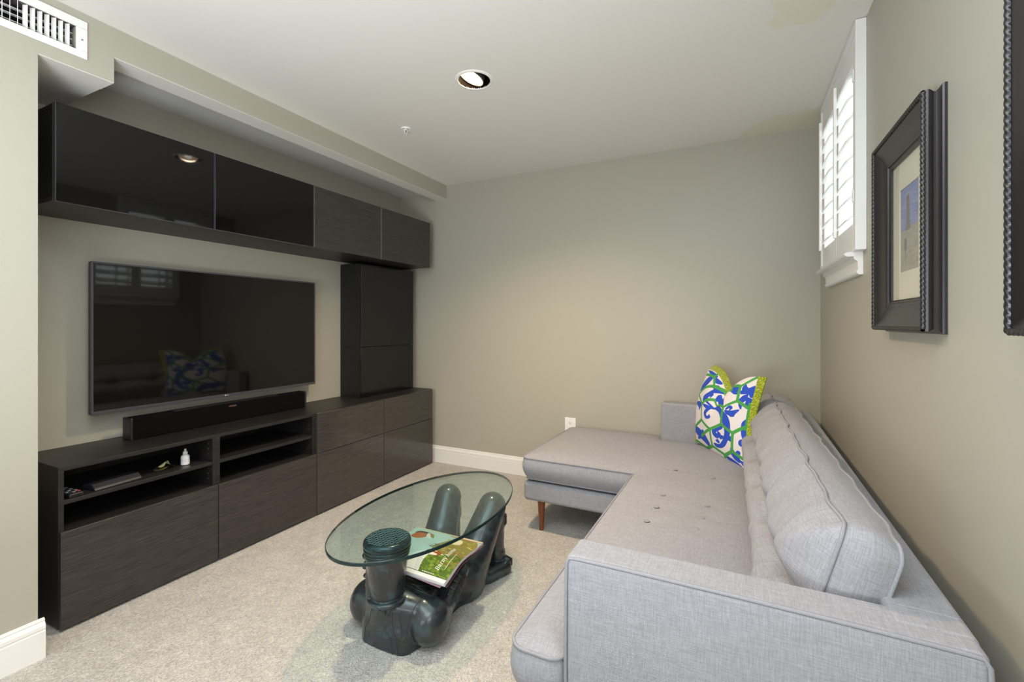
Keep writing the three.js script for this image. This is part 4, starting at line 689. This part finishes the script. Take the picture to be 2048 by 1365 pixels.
function picture(d0, label) {
  const w = 0.466, h = 0.596, dm = d0 + w / 2, y = 1.487, t = thing('framed_picture', label, 'picture', [XR, y, dm], -Math.PI / 2, 'dark rope-edged picture frames on the right wall');   // local z points into the room
  const sw = 0.284, sh = 0.412, prof = [[0, 0.010], [0, 0.017], [0.004, 0.020], [0.009, 0.0195], [0.011, 0.023], [0.016, 0.0245], [0.02, 0.0235], [0.024, 0.0255], [0.045, 0.0285], [0.066, 0.036], [0.074, 0.0405], [0.079, 0.0415], [0.081, 0.040], [0.089, 0.040], [0.0905, 0.034], [0.0885, 0.029], [0.0845, 0.0225], [0.0845, 0.018], [0.089, 0.0125], [0.0955, 0.0095], [0.0975, 0.006], [0.0975, 0.0]];
  const side = (ax) => { const pos = [], idx = [], loops = prof.map(([o, z]) => [[-sw / 2 - o, -sh / 2 - o, z], [sw / 2 + o, -sh / 2 - o, z], [sw / 2 + o, sh / 2 + o, z], [-sw / 2 - o, sh / 2 + o, z]]); for (const l of loops) pos.push(...l[ax], ...l[(ax + 1) % 4]); for (let k = 0; k < loops.length - 1; k++) { const a = k * 2; idx.push(a, a + 2, a + 1, a + 1, a + 2, a + 3); } const g = new THREE.BufferGeometry(); g.setAttribute('position', new THREE.Float32BufferAttribute(pos, 3)); g.setIndex(idx); return toCreasedNormals(g, 0.5); };
  for (let k = 0; k < 4; k++) {
    const m = side(k), n = m.attributes.normal; // make the faces look outwards
    const mid = m.attributes.position; let s = 0; for (let i = 0; i < n.count; i++) s += n.getZ(i); if (s < 0) { for (let i = 0; i < mid.count; i += 3) { for (const at2 of [mid, n]) { const a = [at2.getX(i + 1), at2.getY(i + 1), at2.getZ(i + 1)]; at2.setXYZ(i + 1, at2.getX(i + 2), at2.getY(i + 2), at2.getZ(i + 2)); at2.setXYZ(i + 2, ...a); } } for (let i = 0; i < n.count; i++) n.setXYZ(i, -n.getX(i), -n.getY(i), -n.getZ(i)); }
    mesh('moulding', m, M.espresso, t);
    const len = (k % 2 ? sh : sw) + 2 * 0.085, rope = grid(Math.round(len / 0.0016), 14, (u, v) => { const a = v * 2 * Math.PI, s2 = (u - 0.5) * len, r = 0.0062 * (0.70 + 0.36 * Math.abs(Math.cos(1.5 * a + s2 * 2 * Math.PI / 0.0205 * 0.75)) ** 0.7); return [s2, r * Math.cos(a), r * Math.sin(a)]; });
    rope.rotateZ([0, Math.PI / 2, Math.PI, -Math.PI / 2][k]); const q = 0.085; rope.translate(...[[0, -sh / 2 - q, 0.0425], [sw / 2 + q, 0, 0.0425], [0, sh / 2 + q, 0.0425], [-sw / 2 - q, 0, 0.0425]][k]);
    mesh('rope_trim', rope, M.espresso, t);
  }
  mesh('backing_board', rbox(sw + 0.16, sh + 0.16, 0.006, 0), M.dark, t).position.z = 0.0035;
  const mw = 0.158, mh = 0.247, ms = new THREE.Shape([[-sw / 2 - 0.005, -sh / 2 - 0.005], [sw / 2 + 0.005, -sh / 2 - 0.005], [sw / 2 + 0.005, sh / 2 + 0.005], [-sw / 2 - 0.005, sh / 2 + 0.005]].map((p) => new THREE.Vector2(...p)));
  const cy = 0.0; ms.holes.push(new THREE.Path([[-mw / 2, cy - mh / 2], [-mw / 2, cy + mh / 2], [mw / 2, cy + mh / 2], [mw / 2, cy - mh / 2]].map((p) => new THREE.Vector2(...p))));
  mesh('picture_mat', new THREE.ExtrudeGeometry(ms, { depth: 0.0022, bevelEnabled: false }), M.mat, t).position.z = 0.0085;
  mesh('painting', new THREE.PlaneGeometry(mw + 0.01, mh + 0.01), std({ map: art, roughness: 0.85 }), t).position.z = 0.0078;
  mesh('picture_glass', new THREE.PlaneGeometry(sw + 0.004, sh + 0.004), M.clear, t).position.z = 0.0125;
}
picture(1.4505, 'black rope-edged frame with a blue tower painting between window and second frame');
picture(0.60, 'black rope-edged frame cut off by the right edge of the photo');

// ------------------------------------------------------------------ ceiling lamp, sprinkler, register, socket
{
  const c = [-1.162, H, 1.94], t = thing('recessed_ceiling_lamp', 'glowing recessed spot lamp with white trim ring in the ceiling', 'ceiling lamp', c), P = (a) => a.map((p) => new THREE.Vector2(...p));
  mesh('trim_ring', new THREE.LatheGeometry(P([[0.0785, 0.002], [0.0785, -0.003], [0.081, -0.0055], [0.088, -0.005], [0.0935, -0.0015], [0.094, 0]]), 64), M.white, t);
  mesh('can', new THREE.LatheGeometry(P([[0.0785, -0.002], [0.0785, 0.12], [0, 0.121]]), 48), phys({ color: 0x241409, roughness: 0.4, metalness: 0.4, side: THREE.DoubleSide }), t);
  const b = new THREE.Group(); b.name = 'bulb'; b.position.set(-0.014, 0.016, 0.006); b.rotation.set(-0.2, 0, -0.36); t.add(b);
  mesh('reflector', new THREE.LatheGeometry(P([[0.064, -0.004], [0.066, 0], [0.06, 0.03], [0.03, 0.06], [0.02, 0.07]]), 48), M.silver, b);
  mesh('glowing_lens', new THREE.LatheGeometry(P([[0.062, 0.0], [0.05, -0.005], [0.028, -0.009], [0, -0.011]]), 48), std({ color: 0xfff1d0, emissive: new THREE.Color(1, 0.72, 0.36), emissiveIntensity: 2.2, side: THREE.DoubleSide }), b);
  mesh('filament_glow', new THREE.SphereGeometry(0.022, 24, 12).scale(1, 0.35, 1), std({ color: 0xffffff, emissive: new THREE.Color(1, 0.97, 0.9), emissiveIntensity: 6 }), b).position.set(0, -0.010, 0);
  const s = new THREE.SpotLight(rgb(LIGHT.spot.color), LIGHT.spot.candela, 0, 1.2, 0.75, 2); s.position.set(c[0] + 0.005, H - 0.012, -c[2]); s.target.position.set(-1.05, 0, -2.08); s.castShadow = true; s.shadow.radius = 3; scene.add(s, s.target);
}
{
  const t = thing('fire_sprinkler', 'small white sprinkler head with round plate on the ceiling', 'sprinkler', [-1.827, H, 2.237]), P = (a) => a.map((p) => new THREE.Vector2(...p));
  mesh('escutcheon', new THREE.LatheGeometry(P([[0.012, 0.0], [0.02, -0.004], [0.027, -0.0085], [0.0295, -0.007], [0.0305, -0.001], [0.0305, 0]]), 40), M.white, t);
  mesh('sprinkler_body', new THREE.CylinderGeometry(0.009, 0.011, 0.012, 20), M.white, t).position.y = -0.006;
  mesh('glass_bulb', new THREE.CylinderGeometry(0.0022, 0.0022, 0.018, 10), phys({ color: 0x5a3a30, roughness: 0.2 }), t).position.y = -0.019;
  for (const s of [-1, 1]) mesh('frame_arm', rbox(0.003, 0.022, 0.004, 0.001), M.white, t).position.set(s * 0.008, -0.020, 0);
  mesh('deflector', new THREE.CylinderGeometry(0.011, 0.012, 0.002, 20), M.white, t).position.y = -0.032;
}
{
  const v = VENT, t = thing('air_register', 'white metal air register with upright vanes above the alcove', 'vent', [XB, 2.3, (v.d0 + v.d1) / 2]);
  const y0 = 2.231, y1 = 2.376, d0 = v.d0 - 0.033, d1 = 0.866;
  for (const [a, b, c, d] of [[v.y1, y1, d0, d1], [y0, v.y0, d0, d1], [v.y0, v.y1, d0, v.d0], [v.y0, v.y1, v.d1, d1]]) slab('face_frame', t, XB, XB + 0.006, a, b, c, d, M.white, 0.002);
  for (let d = v.d1 - 0.0215, k = 0; d > v.d0 + 0.01; d -= 0.0190, k++) { const m = mesh('upright_vane', rbox(0.0165, v.y1 - v.y0, 0.002, 0.0005), M.white, t); m.position.set(-0.0085, (v.y0 + v.y1) / 2 - 2.3, -d - t.position.z); m.rotation.y = k < 7 ? 0.55 : -0.28; }
  for (let k = 0; k < 3; k++) slab('cross_vane', t, XB - 0.040, XB - 0.026, v.y0 + 0.018 + k * 0.024, v.y0 + 0.0205 + k * 0.024, v.d0, v.d1, M.white, 0);
  slab('duct', t, XB - 0.11, XB - 0.105, v.y0, v.y1, v.d0, v.d1, M.dark, 0);
  for (const [a, b] of [[v.y0, v.y0 + 0.001], [v.y1 - 0.001, v.y1]]) slab('duct', t, XB - 0.11, XB - 0.001, a, b, v.d0, v.d1, std({ color: 0x5a4a52, roughness: 0.8 }), 0);
  mesh('screw', new THREE.CylinderGeometry(0.0035, 0.0035, 0.002, 12).rotateZ(Math.PI / 2), M.silver, t).position.set(0.0068, 0.0, -(v.d1 + 0.017) - t.position.z);
}
{
  const t = thing('wall_socket', 'white electrical outlet on the far wall above the chaise', 'outlet', [-1.137, 0.437, D - 0.0005]);
  mesh('cover_plate', rbox(0.086, 0.118, 0.006, 0.0025, 3), M.white, t).position.z = 0.0028;
  for (const y of [0.021, -0.021]) {
    const s = new THREE.Shape(); s.absellipse(0, 0, 0.0165, 0.0145, 0, Math.PI * 2);
    const f = mesh('receptacle', new THREE.ExtrudeGeometry(s, { depth: 0.002, bevelEnabled: false, curveSegments: 24 }), M.trim, t); f.position.set(0, y, 0.006);
    for (const x of [-0.0065, 0.0065]) mesh('slot', rbox(0.0022, 0.0085, 0.0012, 0), M.dark, f).position.set(x, 0.002, 0.0018);
    mesh('slot', new THREE.CylinderGeometry(0.0024, 0.0024, 0.0012, 12).rotateX(Math.PI / 2), M.dark, f).position.set(0, -0.0075, 0.0018);
  }
}
// unseen lamp panel, out of view, placed to light the walls and carpet
{
  const L = LIGHT.panel, t = thing('unseen_ceiling_lamp', 'unseen white ceiling lamp panel out of view above the camera', 'ceiling lamp', [L.x, H, L.d]);
  for (const [x, z, w, l] of [[0, L.h / 2 + 0.02, L.w + 0.08, 0.04], [0, -L.h / 2 - 0.02, L.w + 0.08, 0.04], [L.w / 2 + 0.02, 0, 0.04, L.h], [-L.w / 2 - 0.02, 0, 0.04, L.h]]) mesh('lamp_frame', rbox(w, 0.04, l, 0.004), M.white, t).position.set(x, -0.02, z);
  mesh('lamp_diffuser', rbox(L.w, 0.008, L.h, 0), std({ color: 0xffffff, emissive: new THREE.Color(1, 0.97, 0.92), emissiveIntensity: 0.8 }), t).position.y = -0.026;
  const r = new THREE.RectAreaLight(rgb(L.color), L.nits, L.w, L.h); r.position.set(L.x, H - 0.034, -L.d); r.lookAt(L.x, 0, -L.d); scene.add(r);
}

{
  const L = LIGHT.bounce, t = thing('unseen_softbox_lamp', 'unseen black softbox on a stand behind the camera, turned up', 'softbox', [L.x, 0, L.d]), tilt = 0.3;  // unseen softbox, out of view, placed to brighten ceiling and room by bounce
  const head = new THREE.Group(); head.name = 'softbox_head'; head.position.set(0, L.y, 0); head.rotation.x = -Math.PI / 2 - 0; t.add(head); head.rotation.x = Math.PI / 2 - Math.PI - tilt + Math.PI * 0;
  mesh('lamp_diffuser', rbox(L.w, L.h, 0.01, 0), std({ color: 0xffffff, emissive: new THREE.Color(1, 1, 1), emissiveIntensity: 0.8 }), head).position.z = 0.0;
  mesh('fabric_shell', new THREE.CylinderGeometry(0.63, 0.12, 0.3, 4, 1, true).rotateY(Math.PI / 4).rotateX(Math.PI / 2).translate(0, 0, -0.155), phys({ color: 0x111111, roughness: 0.8, side: THREE.DoubleSide }), head);
  mesh('stand_pole', new THREE.CylinderGeometry(0.014, 0.014, 0.52, 16).translate(0, 0.26, 0), M.darkPlastic, t);
  for (let k = 0; k < 3; k++) mesh('stand_leg', new THREE.CylinderGeometry(0.009, 0.009, 0.5, 12).rotateZ(1.05).translate(0.22, 0.13, 0).rotateY(k * 2.094), M.darkPlastic, t);
  const r = new THREE.RectAreaLight(rgb(L.color), L.nits, L.w, L.h), n = V(0, Math.cos(tilt), -Math.sin(tilt)), p = V(L.x, L.y, -L.d).addScaledVector(n, 0.012);
  r.position.copy(p); r.lookAt(p.clone().add(n)); scene.add(r);
  head.quaternion.setFromUnitVectors(V(0, 0, 1), n);
}

renderer.render(scene, camera);
